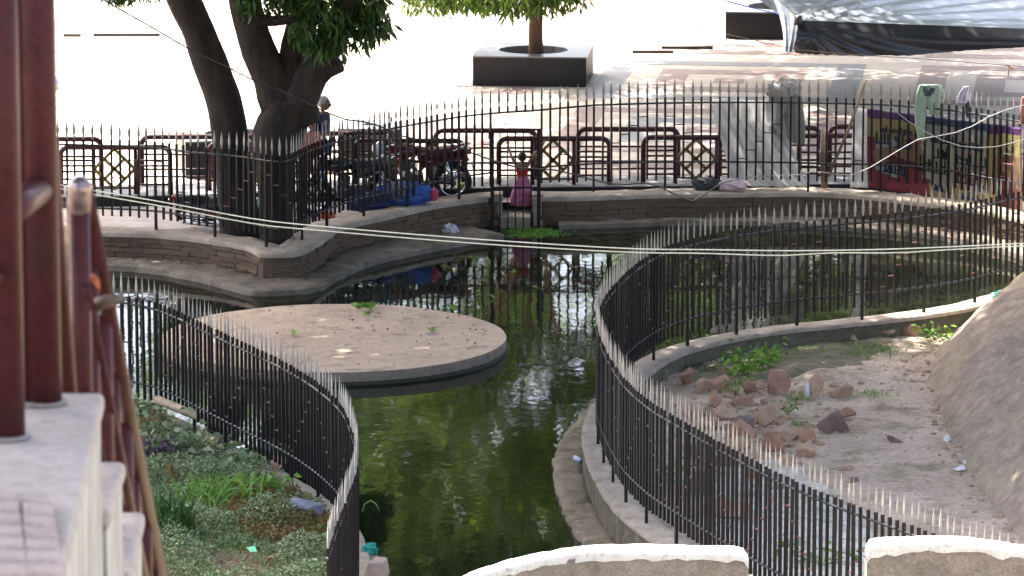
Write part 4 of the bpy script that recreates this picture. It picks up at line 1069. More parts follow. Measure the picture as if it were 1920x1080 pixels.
orangec = plain('orange_kurta', (.5, .13, .05), .9, bump=.3); tanc = plain('tan_cloth', (.35, .22, .14), .9, bump=.3)
mp_ = Q(603, 345, 82.55)
person('grey-haired man in a navy shirt standing behind the barriers by the forked tree', (mp_.x + .03, 80.42, Z_WALK), R(-115), 1.72, (((-.14, .03, .63), (-.10, .12, .55), (.3, 1, -.1)), ((.14, .03, .63), (.10, .12, .55), (-.3, 1, -.1))), HAIRG, navy, jeans, hunch=.045)
mp_ = Q(578, 345, 82.3)
person('person in an orange top half hidden behind the forked tree', (mp_.x + .12, 80.1, Z_WALK), R(-150), 1.40, (((-.15, .02, .63), (-.14, .10, .52), (.2, .8, -.6)), ((.15, .02, .63), (.14, .10, .52), (-.2, .8, -.6))), HAIRB, orangec, tanc)
cp_ = P(977, 402, .34)
person('child in red top and pink skirt reaching up to the barrier behind the gate', (cp_.x + .02, g0.y + .62, .342), 0, .96, (((-.19, .10, .93), (-.24, .24, 1.10), (-.1, .5, 1)), ((.19, .10, .95), (.36, .24, 1.10), (.2, .5, 1))), HAIRB, plain('red_top', (.34, .025, .022), .85, bump=.3), mat('pink_print', (.46, .12, .2), (.24, .07, .24), 14, .85, .2, 30, c3=(.46, .22, .22), s3=18, t3=.56), skirt=True, head_drop=.01, hs=1.3)

# ================================================================== HANGING THINGS ON THE FAR FENCE
def ffy(x): return min(ffc, key=lambda q: abs(q.x - x)).y
def translucent(m, k, col):
    nt = m.node_tree; out = nt.nodes['Material Output']; b = nt.nodes['Principled BSDF']; tr = nt.nodes.new('ShaderNodeBsdfTranslucent'); tr.inputs[0].default_value = (*col, 1)
    mx = nt.nodes.new('ShaderNodeMixShader'); mx.inputs[0].default_value = k; nt.links.new(b.outputs[0], mx.inputs[1]); nt.links.new(tr.outputs[0], mx.inputs[2]); nt.links.new(mx.outputs[0], out.inputs[0]); return m
def drape(name, outline_l, outline_r, mats, back, label, cat, folds=9, amp=.03, nu=40, nv=26, thick=True, seed=0, zone=None, diag=0.0):
    """outline_l / outline_r: (u, v) pixel runs from top to bottom of the two hanging edges, laid on the fence plane"""
    rows = []
    vl = np.linspace(0, 1, len(outline_l)); vr = np.linspace(0, 1, len(outline_r))
    for i in range(nv + 1):
        t = i / nv; r_ = []
        ul, wl_ = [float(np.interp(t, vl, [p_[k] for p_ in outline_l])) for k in (0, 1)]; ur, wr_ = [float(np.interp(t, vr, [p_[k] for p_ in outline_r])) for k in (0, 1)]
        for j in range(nu + 1):
            s_ = j / nu; u, v = ul + (ur - ul) * s_, wl_ + (wr_ - wl_) * s_
            x = (u - 960) / 115.0; q = Q(u, v, ffy(x) + back)
            f = math.sin((s_ + diag * t) * folds * 2 * math.pi + 2.2 * mnoise.noise(Vector((s_ * 3, t * 2, seed)))) * amp * (.35 + .65 * t) + .7 * amp * mnoise.noise(Vector((s_ * 7, t * 5, seed + 3)))
            q.y += f + (amp * 1.2 if back > 0 else -amp * 1.2); q.z += .012 * mnoise.noise(Vector((s_ * 9, t * 9, seed + 8))); r_.append(q)
        rows.append(r_)
    m = MB(); m.grid(rows)
    if zone: m.m = [zone((k % nu + .5) / nu, (k // nu + .5) / nv) for k in range(len(m.f))]
    o = m.build(name, mats, smooth=True); sd_ = o.modifiers.new('thickness', 'SOLIDIFY'); sd_.thickness = .006
    return tag(o, label, cat), rows
sheetm = mat('white_plastic_sheet', (.74, .73, .71), (.60, .59, .57), 4, .55, .6, 12, c3=(.40, .37, .33), s3=5, t3=.62)
sackm = mat('grey_sack', (.42, .41, .40), (.28, .27, .26), 6, .7, .4, 24, c3=(.2, .18, .16), s3=6, t3=.6)
translucent(sheetm, .5, (.8, .8, .8)); translucent(sackm, .35, (.5, .48, .45))
drape('plastic_sheet', [(1332, 186), (1338, 215), (1350, 255), (1362, 300), (1367, 335), (1372, 350)], [(1478, 192), (1462, 235), (1478, 262), (1490, 288), (1502, 320), (1515, 352)], sheetm, .02, 'creased white plastic sheet hanging behind the far fence bars', 'sheet', 6, .06, 60, 40, seed=1, diag=-.35)
drape('sack_cloth', [(1442, 178), (1440, 210), (1444, 250), (1446, 268)], [(1504, 180), (1508, 215), (1510, 245), (1509, 270)], sackm, .12, 'grey sackcloth hanging behind the white plastic sheet', 'cloth', 5, .02, seed=5)
bc = Q(1470, 170, ffy(4.45) + .10); tag(MB().ell(bc, (.27, .10, .19), 28, 18, fn=lambda q: 1 + .35 * mnoise.noise(q * 2.2) + .2 * mnoise.noise(q * 6)).build('crumpled_sack', sackm), 'crumpled grey plastic sack stuffed onto the fence spikes', 'sack')
# printed banner
BM = [plain('banner_purple', (.10, .035, .14), .5), plain('banner_blue', (.05, .08, .17), .5), plain('banner_yellow', (.34, .27, .12), .5), plain('banner_red', (.20, .03, .035), .5), plain('banner_cream', (.37, .35, .27), .5), plain('banner_peach', (.28, .165, .10), .5), plain('banner_grey', (.33, .33, .34), .5), plain('banner_maroon', (.11, .016, .02), .5)]
def bzone(s_, t):
    if t > .11: s_, t = s_ + .02 * mnoise.noise(Vector((s_ * 14, t * 14, 5))), t + .05 * mnoise.noise(Vector((s_ * 9, t * 9, 1)))
    if t < .11: return 0 if (s_ < .36 or s_ > .78) else 1
    if s_ < .05 and t > .35: return 3
    if s_ < .36:
        if t > .80: return 3
        if t > .68: return 3 if (s_ > .22) else 6
        if t > .58: return 7 if s_ > .12 else 5
        if t > .48: return 5
        return 2 if (t < .34 + .3 * (.3 - s_)) else (6 if s_ < .2 else 5)
    if .77 < s_ < .81: return 2
    if s_ < .77:
        if t > .80 and s_ < .40: return 3
        if t > .82: return 2
        if t < .22: return 6
        return 4
    d_ = ((s_ - .90) / .07) ** 2 + ((t - .85) / .27) ** 2 + .5 * mnoise.noise(Vector((s_ * 20, t * 8, 0)))
    if d_ < 1: return 3 if d_ > .35 else 7
    return 5 if t > .4 else 2
BL = [(1626, 204), (1626, 250), (1626, 300), (1628, 350)]; BR = [(1915, 240), (1916, 290), (1917, 350), (1918, 400)]
ban, brow = drape('printed_banner', BL, BR, BM, .05, 'colourful printed cloth banner tied behind the right end of the far fence', 'banner', 5, .022, 96, 40, seed=2, zone=bzone)
def bpt(s_, t):
    i = min(39, int(t * 40)); j = min(95, int(s_ * 96)); return brow[i][j] + Vector((0, -.008, 0))
inks = {'navy': plain('ink_navy', (.02, .03, .10), .6), 'dark': plain('ink_dark', (.02, .02, .025), .6), 'wine': plain('ink_wine', (.14, .03, .04), .6)}
rnd = random.Random(21)
for s0, s1, t, hh, ink in ((.05, .15, .36, .055, 'navy'), (.18, .29, .38, .055, 'navy'), (.10, .33, .26, .03, 'dark'), (.42, .53, .44, .05, 'dark'), (.33, .54, .60, .065, 'dark'), (.57, .76, .66, .07, 'wine'), (.56, .76, .32, .035, 'navy'), (.42, .54, .28, .035, 'navy'), (.57, .76, .48, .035, 'navy'), (.43, .55, .88, .03, 'navy'), (.6, .75, .90, .03, 'navy'), (.10, .24, .73, .04, 'navy'), (.85, .95, .30, .04, 'dark'), (.85, .94, .42, .03, 'wine')):
    m = MB()
    def stroke(sa, ta, sb_, tb_, wd=.014):
        a_, b_ = bpt(sa, ta) + Vector((0, -.012, 0)), bpt(sb_, tb_) + Vector((0, -.012, 0)); m.tube([a_, b_], wd, 4)
    hh *= 1.3; stroke(s0, t + hh, s1, t + hh, .012); s_ = s0
    while s_ < s1 - .012:
        w_ = rnd.uniform(.014, .028); k = rnd.randint(0, 4)
        stroke(s_ + w_, t + hh, s_ + w_, t - hh * rnd.uniform(.5, 1))
        if k == 0: stroke(s_, t, s_ + w_, t)
        if k == 1: stroke(s_, t - hh * .6, s_ + w_ * .6, t + hh * .2); stroke(s_ + w_ * .6, t + hh * .2, s_ + w_, t)
        if k == 2: stroke(s_, t + hh, s_ + w_ * .3, t - hh * .2); stroke(s_ + w_ * .3, t - hh * .2, s_ + w_, t - hh * .2)
        if k == 3: stroke(s_ + w_ * .4, t + hh, s_ + w_, t + hh * 1.6)
        s_ += w_ + rnd.choice((.004, .004, .012))
    m.build('lettering', inks[ink], ban)
drape('white_strip', [(1600, 200), (1598, 260), (1596, 310), (1594, 352)], [(1626, 206), (1625, 250), (1626, 300), (1628, 352)], sheetm, .06, 'narrow white cloth strip beside the left edge of the banner', 'cloth', 2, .02, 12, 20, seed=4)
greenc = plain('sage_green_cloth', (.30, .40, .31), .85, bump=.3); lav = plain('lavender_cloth', (.42, .40, .52), .85, bump=.3)
sr = thing('hanging_shirt', 'sage green shirt hung over the spikes above the banner', 'shirt', Q(1740, 200, ffy(6.8) - .08))
def flat_tube(parent, name, pts, wd, m, y, th=.04):
    mb = MB(); c = spline([Q(u, v, y) for u, v in pts], .04); k = len(c)
    rs = [float(np.interp(i / (k - 1), np.linspace(0, 1, len(wd)), wd)) / 115 / 2 for i in range(k)]
    rows = []
    for i, q in enumerate(c):
        rows.append([q + Vector((math.cos(a_) * rs[i] * (1 + .10 * math.sin(a_ * 5 + i * .3)), math.sin(a_) * th * (1 + .35 * math.sin(a_ * 7 + i * .5)), 0)) for a_ in np.linspace(0, 2 * math.pi, 25)[:-1]])
    mb.grid(rows, close=True); mb.add(rows[0], [tuple(range(24))]); mb.add(rows[-1], [tuple(range(24))])
    return mb.build(name, m, parent, True, True)
ys = ffy(6.8) - .07
flat_tube(sr, 'sleeve', [(1731, 160), (1726, 185), (1726, 225), (1728, 264)], [16, 21, 19, 15], greenc, ys - .02)
flat_tube(sr, 'torso', [(1744, 159), (1750, 172), (1753, 195), (1757, 216)], [40, 38, 30, 20], greenc, ys)
flat_tube(sr, 'collar', [(1730, 160), (1740, 180), (1750, 162)], [10, 14, 10], plain('dark_collar', (.05, .07, .09), .8), ys - .03, .03)
lr_ = thing('hanging_cloth', 'small lavender cloth hung over the spikes right of the green shirt', 'cloth', Q(1806, 190, ffy(7.3) - .07))
flat_tube(lr_, 'fold', [(1812, 162), (1806, 178), (1804, 196)], [10, 18, 24], lav, ffy(7.3) - .06)
flat_tube(lr_, 'dark_tail', [(1815, 188), (1815, 205), (1816, 224)], [10, 10, 8], plain('slate_cloth', (.06, .065, .09), .85), ffy(7.3) - .05, .03)
pk = thing('hanging_cloth', 'salmon pink cloth hung on the fence at the right edge', 'cloth', Q(1917, 210, ffy(8.2) - .07)); flat_tube(pk, 'fold', [(1919, 182), (1920, 205), (1918, 236)], [6, 14, 12], plain('salmon_cloth', (.5, .22, .19), .85), ffy(8.2) - .06)
wood = MATS['grey_wood']
tag(MB().tube([Q(1624, 150, ffy(5.8) - .12), Q(1590, 245, ffy(5.5) - .1), Q(1553, 330, ffy(5.2) - .05)], [.022, .026, .03], 8, jit=.2).build('leaning_stick', wood, smooth=True), 'brown stick leaning against the far fence left of the banner', 'stick')
tag(MB().tube([Q(1545, 242, 80.5), Q(1543, 290, 80.4), Q(1546, 352, 80.4)], [.05, .06, .07], 8, jit=.35).build('wooden_stump_post', wood, smooth=True), 'rough brown wooden post behind the leaning stick', 'post')

# rubbish and bundles
def bag(name, label, c, rad, m, seed, rough_=.3, cat='bag'):
    o = MB().ell(c, rad, 24, 16, fn=lambda q: 1 + rough_ * mnoise.noise(q * 2 + Vector((seed, 0, 0))) + rough_ * .5 * mnoise.noise(q * 6 + Vector((0, seed, 0)))).build(name, m, smooth=False)
    return tag(o, label, cat)
bag('cloth_bundle', 'dark grey cloth bundle lying on the wall beside the white sheet', P(1326, 352, .70) + Vector((0, .05, .06)), (.25, .14, .12), plain('dark_cloth', (.05, .055, .06), .9), 1, cat='bundle')
bag('plastic_bag', 'pale pink plastic bag lying at the foot of the white sheet', P(1374, 354, .70) + Vector((0, 0, .06)), (.22, .12, .11), plain('pink_plastic', (.55, .42, .44), .5), 4)
bag('plastic_bag', 'crumpled clear plastic bag lying on the ledge left of the gate', P(845, 437, Z_LEDGE) + Vector((0, 0, .06)), (.12, .10, .09), plain('clear_plastic', (.5, .52, .55), .25), 9, .5)
bag('plastic_bag', 'turquoise plastic bag lying on the enclosure wall beside the mound', P(1880, 560, .66) + Vector((0, -.1, .06)), (.17, .12, .07), plain('turquoise_plastic', (.22, .58, .50), .4), 7, .4)
bd = thing('tarpaulin_bundle', 'blue tarpaulin bundle lying behind the wall below the motorcycle', 'bundle', P(762, 398, Z_WALK))
bb = P(762, 402, Z_WALK)
MB().ell(bb + Vector((0, .1, .32)), (.5, .2, .2), 28, 16, fn=lambda q: 1 + .22 * mnoise.noise(q * 2.4) + .1 * mnoise.noise(q * 7)).build('blue_sheet', plain('blue_tarp', (.04, .10, .36), .35), bd, False, True)
MB().ell(bb + Vector((-.12, .02, .36)), (.16, .15, .17), 18, 12, fn=lambda q: 1 + .25 * mnoise.noise(q * 3)).build('grey_patch', plain('grey_tarp', (.15, .16, .17), .6), bd, False, True)
MB().ell(bb + Vector((.46, .0, .33)), (.07, .06, .11), 12, 8, fn=lambda q: 1 + .25 * mnoise.noise(q * 3)).build('pink_end', plain('pink_tarp', (.5, .06, .13), .5), bd, False, True)
bag('cloth_bundle', 'dark blue cloth heap behind the wall beside the dark motorcycle', P(690, 408, Z_WALK) + Vector((0, .15, .22)), (.32, .2, .2), plain('indigo_cloth', (.02, .03, .08), .8), 12, cat='bundle')
bag('cloth_bundle', 'orange rag on the walkway left of the dark heap', P(613, 424, Z_WALK) + Vector((0, .1, .16)), (.13, .1, .07), orangec, 15, cat='rag')
bl_ = P(870, 376, .5); tag(MB().ell(bl_ + Vector((0, .1, .2)), (.10, .10, .10), 16, 10).build('toy_ball', plain('yellow_teal', (.4, .4, .08), .5)), 'yellow ball behind the wall under the motorcycle tail', 'ball')
tag(MB().tube([(0, 0, 0), (.05, -.13, .0), (.07, -.17, 0)], [.036, .036, .02], 12).build('plastic_bottle', [plain('bottle_plastic', (.45, .55, .65), .15)]), 'small clear plastic bottle with blue cap lying on the ledge', 'bottle')
bo = bpy.data.objects['plastic_bottle']; bo.location = P(1079, 858, .29)
MB().tube([(.07, -.17, 0), (.082, -.20, 0)], .022, 10).build('bottle_cap', plain('cap_blue', (.02, .08, .45), .3), bo)

# ================================================================== TARPAULIN ON THE PLAZA
ta = thing('tarpaulin_awning', 'silver and black tarpaulin stretched over the plaza at the upper right', 'tarpaulin', (6, 92, 1.0))
tsil = mat('silver_tarp', (.40, .43, .48), (.24, .265, .31), 3, .32, .15, 6, metal=.55, spec=.5, stretch=(.6, 3, 3)); tblk = mat('black_tarp', (.016, .016, .02), (.03, .028, .03), 3, .28, .15, 8, spec=.6)
ky_ = 91.0
E0, E1 = Q(1497, 38, ky_), Q(1960, 55, ky_ + .2)
rows = []
for i in range(31):                                   # roof sheet running back and up from the ridge rope
    t = i / 30; r_ = []
    for j in range(61):
        s_ = j / 60; e = E0.lerp(E1, s_); back = Vector((-.45 * (1 - s_) ** 3 * t * 3, 4.6 * t, .45 * t - .9 * t * (1 - t) * .5))
        ang_ = math.atan2(t * 4.6, s_ * 4 + .12); f = .05 * math.sin(ang_ * 34 + 3 * mnoise.noise(Vector((ang_ * 3, 0, 0)))) * min(1, t * 5 + .1) * (1 - .55 * s_)
        r_.append(e + back + Vector((0, 0, f)))
    rows.append(r_)
MB().grid(rows).build('silver_sheet', tsil, ta, True, True)
rows = []
low = [(1487, 92), (1500, 101), (1560, 103), (1620, 105), (1700, 104), (1780, 98), (1860, 92), (1960, 86)]
for i in range(19):
    t = i / 18; r_ = []
    for j in range(81):
        s_ = j / 80; e = E0.lerp(E1, s_); u = 1497 + 463 * s_
        lv = float(np.interp(u - 8 * (1 - s_), [p_[0] for p_ in low], [p_[1] for p_ in low])); L_ = Q(u - 10 * (1 - s_), lv + 1.5 * mnoise.noise(Vector((s_ * 40, 0, 3))), ky_ - .15)
        q = e.lerp(L_, t); ang_ = math.atan2(t * .55, s_ * 4 + .06); q.y += .05 * math.sin(ang_ * 40) * (.2 + t) * (1 - .6 * s_) - .12 * math.sin(t * math.pi); r_.append(q)
    rows.append(r_)
MB().grid(rows).build('black_skirt', tblk, ta, True, True)
rows = []
for i in range(17):                                   # the silver end hanging down at the left corner
    t = i / 16; l_ = Q(1448 + 22 * t + 6 * math.sin(t * 3), -8 + 105 * t, ky_ + 1.0 - .9 * t); r2 = Q(1497 - 12 * t ** 2, 36 + 62 * t, ky_ - .03)
    rows.append([l_.lerp(r2, s_) + Vector((0, .05 * math.sin(s_ * 14 + t * 3), 0)) for s_ in np.linspace(0, 1, 15)])
MB().grid(rows).build('end_flap', tsil, ta, True, True)
MB().tube([Q(1496, 29, ky_), Q(1497, 47, ky_ - .02)], [.07, .10], 8, jit=.4).build('tie_knot', tblk, ta, True, True)
for u in (2000, 2350):
    MB().tube([Q(u, 57, ky_ + .2) + Vector((0, 0, .05)), Vector(((u - 960) / 101, ky_ + .2, Z_PLAZA))], .04, 8).build('pole', wood, ta, True, True)

# ================================================================== WIRES AND STRINGS
def wire(name, label, pts, r_, m, cat='wire', step=.3):
    c = spline(pts, step); return tag(MB().tube(c, r_, 5, caps=False).build(name, m, smooth=True), label, cat)
yel = plain('yellow_cable', (.85, .82, .62), .4, bump=0); blkw = plain('black_cable', (.03, .03, .03), .4, bump=0); blkg = plain('glossy_black_cable', (.035, .035, .035), .12, bump=0, coat=1.0); gryw = plain('grey_cable', (.22, .21, .2), .4, bump=0); strg = plain('brown_string', (.3, .22, .15), .8, bump=0)
dW = 60
W1 = [(60, 336), (115, 347), (300, 378), (480, 411), (600, 424), (760, 438), (960, 453), (1180, 466), (1320, 468), (1500, 470), (1700, 466), (1920, 456), (2000, 452)]
W2 = [(60, 343), (115, 354), (300, 386), (480, 420), (600, 432), (760, 446), (960, 461), (1180, 473), (1320, 475), (1460, 479), (1560, 474), (1680, 474), (1780, 468), (1920, 461), (2000, 458)]
wire('cable', 'upper of the two pale yellow cables strung across the pond', [pp(u, v, dW) for u, v in W1], .0085, yel)
wire('cable', 'lower of the two pale yellow cables strung across the pond', [pp(u, v, dW + .1) for u, v in W2], .0085, yel)
wire('cable', 'black cable drooping from the upper left past the tree stub to the gate', [pp(u, v, 74.0 + u * .003) for u, v in ((170, -15), (215, 12), (300, 60), (360, 95), (420, 122), (480, 153), (540, 175), (600, 205), (640, 222), (700, 232), (760, 258), (830, 265), (880, 285), (940, 306), (980, 316), (1030, 317), (1080, 328), (1130, 342), (1180, 346), (1220, 342), (1250, 357), (1290, 375), (1310, 374), (1345, 346), (1390, 334))], .012, blkg)
wire('cable', 'grey cable looping up across the banner to the right edge', [pp(u, v, 78.4) for u, v in ((1390, 334), (1440, 330), (1500, 328), (1540, 320), (1580, 330), (1620, 320), (1680, 285), (1720, 262), (1760, 255), (1810, 243), (1860, 216), (1900, 202), (1960, 188))], .0075, gryw)
wire('cable', 'grey cable sagging from the leaning stick down over the banner', [pp(u, v, 78.3) for u, v in ((1628, 156), (1670, 200), (1700, 226), (1750, 255), (1800, 274), (1860, 276), (1920, 262), (1980, 240))], .0075, gryw)
wire('string', 'thin dark string crossing the bright plaza at left', [pp(u, v, 88) for u, v in ((60, 156), (95, 148), (220, 125), (345, 97), (430, 75), (520, 50))], .007, blkw, 'string')
wire('string', 'orange string stretched behind the far fence spikes at left', [pp(u, v, 84) for u, v in ((60, 239), (105, 240), (250, 246), (415, 254), (480, 258))], .008, plain('orange_string', (.55, .32, .08), .7, bump=0), 'string')
wire('string', 'brown string running from the top edge down past the right planter', [pp(u, v, 89) for u, v in ((1075, -4), (1180, 22), (1300, 50), (1400, 72), (1490, 92), (1600, 102), (1750, 112), (1960, 128))], .007, strg, 'string')
wire('rope', 'blue rope holding the corner of the silver tarpaulin', [pp(u, v, 92.6) for u, v in ((1310, -12), (1400, 12), (1450, 24), (1496, 36))], .010, plain('blue_rope', (.06, .1, .5), .6, bump=0), 'rope')
tag(MB().tube([pp(1890, 142, 89), pp(1892, 128, 89), pp(1902, 130, 89), pp(1895, 126, 89), pp(1886, 122, 89)], .012, 6).build('string_bow', plain('orange_cord2', (.5, .2, .05), .8), smooth=True), 'orange ribbon knotted on the brown string', 'ribbon')

# manhole-like slot covers on the plaza
for (u0, u1, v, lab) in ((176, 300, 66, 'long narrow drain slot in the bright plaza at left'), (120, 152, 67, 'short drain slot in the bright plaza at the far left'), (1186, 1262, 98, 'broken paving edge right of the plaza planter'), (1240, 1336, 90, 'dark drain slot right of the plaza planter')):
    a_, b_ = P(u0, v, Z_PLAZA), P(u1, v, Z_PLAZA)
    o = MB().box(((a_.x + b_.x) / 2, a_.y, Z_PLAZA + .012), (b_.x - a_.x, .25, .012)).box(((a_.x + b_.x) / 2, a_.y - .15, Z_PLAZA + .03), (b_.x - a_.x, .04, .06)).build('drain_slot', plain('drain_dark', (.05, .045, .04), .9))
    tag(o, lab, 'drain')

# ================================================================== ENCLOSURE: STONES, WEEDS, LITTER
STONE = [mat('sandstone_a', (.48, .28, .185), (.32, .18, .115), 5, .9, .8, 24, vary=.2, c3=(.46, .36, .29), s3=2.5, t3=.6), mat('sandstone_b', (.52, .36, .24), (.37, .245, .16), 5, .9, .6, 24, vary=.15), mat('sandstone_dark', (.26, .18, .15), (.17, .12, .10), 6, .9, .6, 24, vary=.15)]
def rock(u, v, wpx, hpx, seed, m, label, zf, group=None, cat='stone', flatd=.85):
    rnd = random.Random(seed); z0 = zf; base = P(u, v - hpx * .12, z0); s_ = (v + 1230) / 13.9
    w_, h_ = wpx / s_ * 1.28, hpx / s_ * 1.32
    bm = bmesh.new()
    for _ in range(11):
        q = Vector((rnd.gauss(0, 1), rnd.gauss(0, 1), rnd.gauss(0, 1))).normalized() * rnd.uniform(.82, 1.05)
        bm.verts.new((q.x * w_ / 2, q.y * w_ / 2 * flatd, (q.z * .62 + .42) * h_ * .95))
    bmesh.ops.convex_hull(bm, input=bm.verts[:])
    for v_ in [v_ for v_ in bm.verts if not v_.link_faces]: bm.verts.remove(v_)
    bmesh.ops.bevel(bm, geom=bm.edges[:], offset=.004 + .012 * w_, segments=1, affect='EDGES', clamp_overlap=True)
    bmesh.ops.recalc_face_normals(bm, faces=bm.faces)
    me = bpy.data.meshes.new('stone'); bm.to_mesh(me); bm.free(); me.materials.append(m)
    o = link('stone', me); o.location = base; o.rotation_euler = (0, 0, rnd.uniform(-.4, .4))
    return tag(o, label, cat, group)
G = 'rubble stones in the enclosure'; gl = 'rough reddish stone among the rubble heap beside the enclosure fence'
RK = [(1288, 727, 30, 30, 0, 'upright reddish stone, leftmost of the rubble heap'), (1323, 742, 42, 27, 1, 'pale wedge stone second from the left at the back of the heap'), (1351, 740, 40, 32, 0, 'reddish stone leaning right of the pale wedge stone'), (1408, 747, 30, 30, 0, 'small pointed reddish stone left of the tall angular block'), (1455, 748, 54, 48, 0, 'large angular reddish block standing tall at the back of the rubble heap'),
      (1534, 752, 32, 42, 1, 'upright brown stone right of the white paper scrap'), (1580, 752, 54, 27, 1, 'flat broad tan stone beside the grass tuft'), (1397, 770, 50, 22, 0, 'flat reddish stone in the middle of the heap behind two low ones'), (1453, 775, 58, 26, 1, 'long low tan stone in front of the tall angular block'), (1364, 792, 46, 28, 1, 'rounded tan stone against the fence spikes, left middle of the heap'), (1341, 772, 27, 26, 0, 'small round stone between the pale wedge and the fence spikes'),
      (1443, 808, 46, 40, 1, 'tilted tan boulder in the centre of the heap'), (1397, 812, 56, 26, 2, 'dark flat stone left of the tilted tan boulder'), (1388, 832, 52, 36, 0, 'rounded reddish boulder right behind the spikes, centre of the heap'), (1474, 830, 50, 26, 1, 'low tan stone right of the rounded reddish boulder'), (1511, 838, 34, 36, 0, 'small reddish stone perched behind the orange tan boulder'), (1517, 862, 54, 32, 1, 'smooth orange tan boulder at the right end of the rubble heap'), (1443, 860, 52, 40, 0, 'reddish boulder left of the orange tan boulder'),
      (1566, 818, 60, 40, 2, 'dark brown boulder lying alone on the dirt'), (1588, 793, 38, 24, 0, 'small reddish slab behind the dark brown boulder'), (1656, 773, 25, 14, 1, 'small pebble-like stone in the middle of the dirt'), (1682, 834, 36, 19, 2, 'brick shaped brown stone alone on the right dirt'),
      (1586, 886, 36, 14, 1, 'flat tan stone just behind the fence spikes'), (1594, 910, 32, 16, 2, 'dark flat stone half hidden by the fence spikes'), (1664, 634, 38, 17, 1, 'flat tan slab at the foot of the far enclosure wall'), (1709, 634, 34, 22, 0, 'reddish stone beside the far enclosure wall near the mound'), (1600, 645, 25, 15, 1, 'small tan stone against the far enclosure wall'), (1369, 716, 26, 9, 0, 'thin red brick piece among the green weeds'),
      (1318, 935, 56, 44, 2, 'dark round stone behind the near bars, left'), (1358, 880, 60, 34, 2, 'dark wide stone behind the near bars under the heap'), (1365, 975, 92, 38, 0, 'largest low reddish slab seen through the near fence bars'), (1300, 868, 40, 30, 2, 'dark stone seen through the bars at the far left of the near fence'), (1420, 905, 44, 24, 0, 'reddish stone behind the bars right of the dark wide stone'), (1330, 815, 44, 30, 0, 'reddish stone at the left foot of the heap behind the spikes'), (1300, 790, 36, 28, 1, 'tan stone at the upper left foot of the heap behind the spikes'), (1478, 880, 40, 22, 1, 'flat tan stone behind the bars below the orange tan boulder'), (1390, 850, 40, 26, 1, 'tan stone behind the bars between the dark wide stone and the heap'), (1452, 925, 36, 18, 2, 'small dark stone behind the bars, lowest on the right')]
for i, (u, v, w_, h_, mi, lab) in enumerate(RK):
    q = P(u, v, Z_DIRT); rock(u, v, w_, h_, 100 + i, STONE[mi], lab, dirt_z(q.x, q.y) - .03, G)
def weed(name, label, u, v, z, n, size, m, ll=.1, lw=.05, cat='plant', spread=.5, group=None, curl=.3, zf=None):
    c = P(u, v, z)
    if zf: c.z = zf(c.x, c.y)
    root = thing(name, label, cat, c, 0, group)
    k = n; bs = RNG.normal(size=(k, 3)) * np.array([spread, spread, 0]) * size; hh = RNG.random(k) ** .8 * size
    base = bs * (.4 + .8 * (hh / size))[:, None]; base[:, 2] = hh + .01
    d = np.stack([base[:, 0] + RNG.normal(size=k) * .3 * size, base[:, 1] + RNG.normal(size=k) * .3 * size, RNG.uniform(-.1, .5, k) * size], 1)
    link('leaves', leafmesh('leaves', base, d, ll * RNG.uniform(.6, 1.3, k), lw * RNG.uniform(.7, 1.2, k), m, .12, curl), root)
    mb = MB()
    for i in range(max(3, n // 12)): mb.tube([(0, 0, -.02), tuple(base[i] * np.array([.4, .4, .6])), tuple(base[i])], [.006, .005, .003], 4)
    mb.build('stems', m, root)
    return root
def tuft(name, label, u, v, z, n, ll, m, lw=.012, spread=.06, curl=.5, cat='grass tuft', zf=None, up=1.0):
    c = P(u, v, z)
    if zf: c.z = zf(c.x, c.y)
    base = RNG.normal(size=(n, 3)) * np.array([spread, spread, 0]); d = np.stack([RNG.normal(size=n) * .45, RNG.normal(size=n) * .45, np.full(n, up)], 1)
    o = thing(name, label, cat, c); tag(link('blades', leafmesh('blades', base, d, ll * RNG.uniform(.5, 1.2, n), lw * RNG.uniform(.7, 1.3, n), m, 0, curl, seg=4), o), kind='stuff')
    return o
DZ = dirt_z
weed('leafy_weed', 'largest bright green weed clump in the enclosure', 1400, 705, Z_DIRT, 170, .30, WEEDM, .11, .065, spread=.7, zf=DZ)
weed('leafy_weed', 'broad green weed just right of the largest clump', 1432, 690, Z_DIRT, 80, .26, WEEDM, .10, .06, spread=.6, zf=DZ)
weed('leafy_weed', 'small green weed at the far left of the enclosure wall', 1340, 668, Z_DIRT, 45, .22, WEEDM, .10, .055, zf=DZ)
weed('leafy_weed', 'single pale sprig against the enclosure wall', 1437, 655, Z_DIRT, 26, .22, WEEDM, .10, .05, zf=DZ)
weed('leafy_weed', 'thin green weed rising between two reddish stones', 1380, 745, Z_DIRT, 50, .34, WEEDM, .08, .045, spread=.35, zf=DZ)
weed('leafy_weed', 'bushy weed at the foot of the mound', 1752, 635, Z_DIRT, 50, .22, WEEDM, .11, .06, spread=.6, zf=DZ)
weed('leafy_weed', 'small weed between the stones near the fence', 1475, 775, Z_DIRT, 30, .16, WEEDM, .08, .04, zf=DZ)
weed('leafy_weed', 'tiny seedling on the pale dirt', 1497, 800, Z_DIRT, 14, .10, WEEDM, .06, .035, zf=DZ)
weed('leafy_weed', 'green weed patch behind the near fence bars', 1255, 905, Z_DIRT, 130, .40, WEEDM, .10, .05, spread=.7, zf=DZ)
weed('leafy_weed', 'low green weeds behind the fence by the right parapet', 1530, 1060, Z_DIRT, 90, .22, WEEDM, .09, .05, spread=1.2, zf=DZ)
tuft('grass_tuft', 'feathery grass tuft on the dirt hump', 1635, 662, Z_DIRT, 150, .28, WEEDM, .010, .28, .6, zf=DZ)
tuft('grass_tuft', 'small grass tuft right of the upright brown stone', 1495, 752, Z_DIRT, 90, .22, WEEDM, .010, .12, .5, zf=DZ)
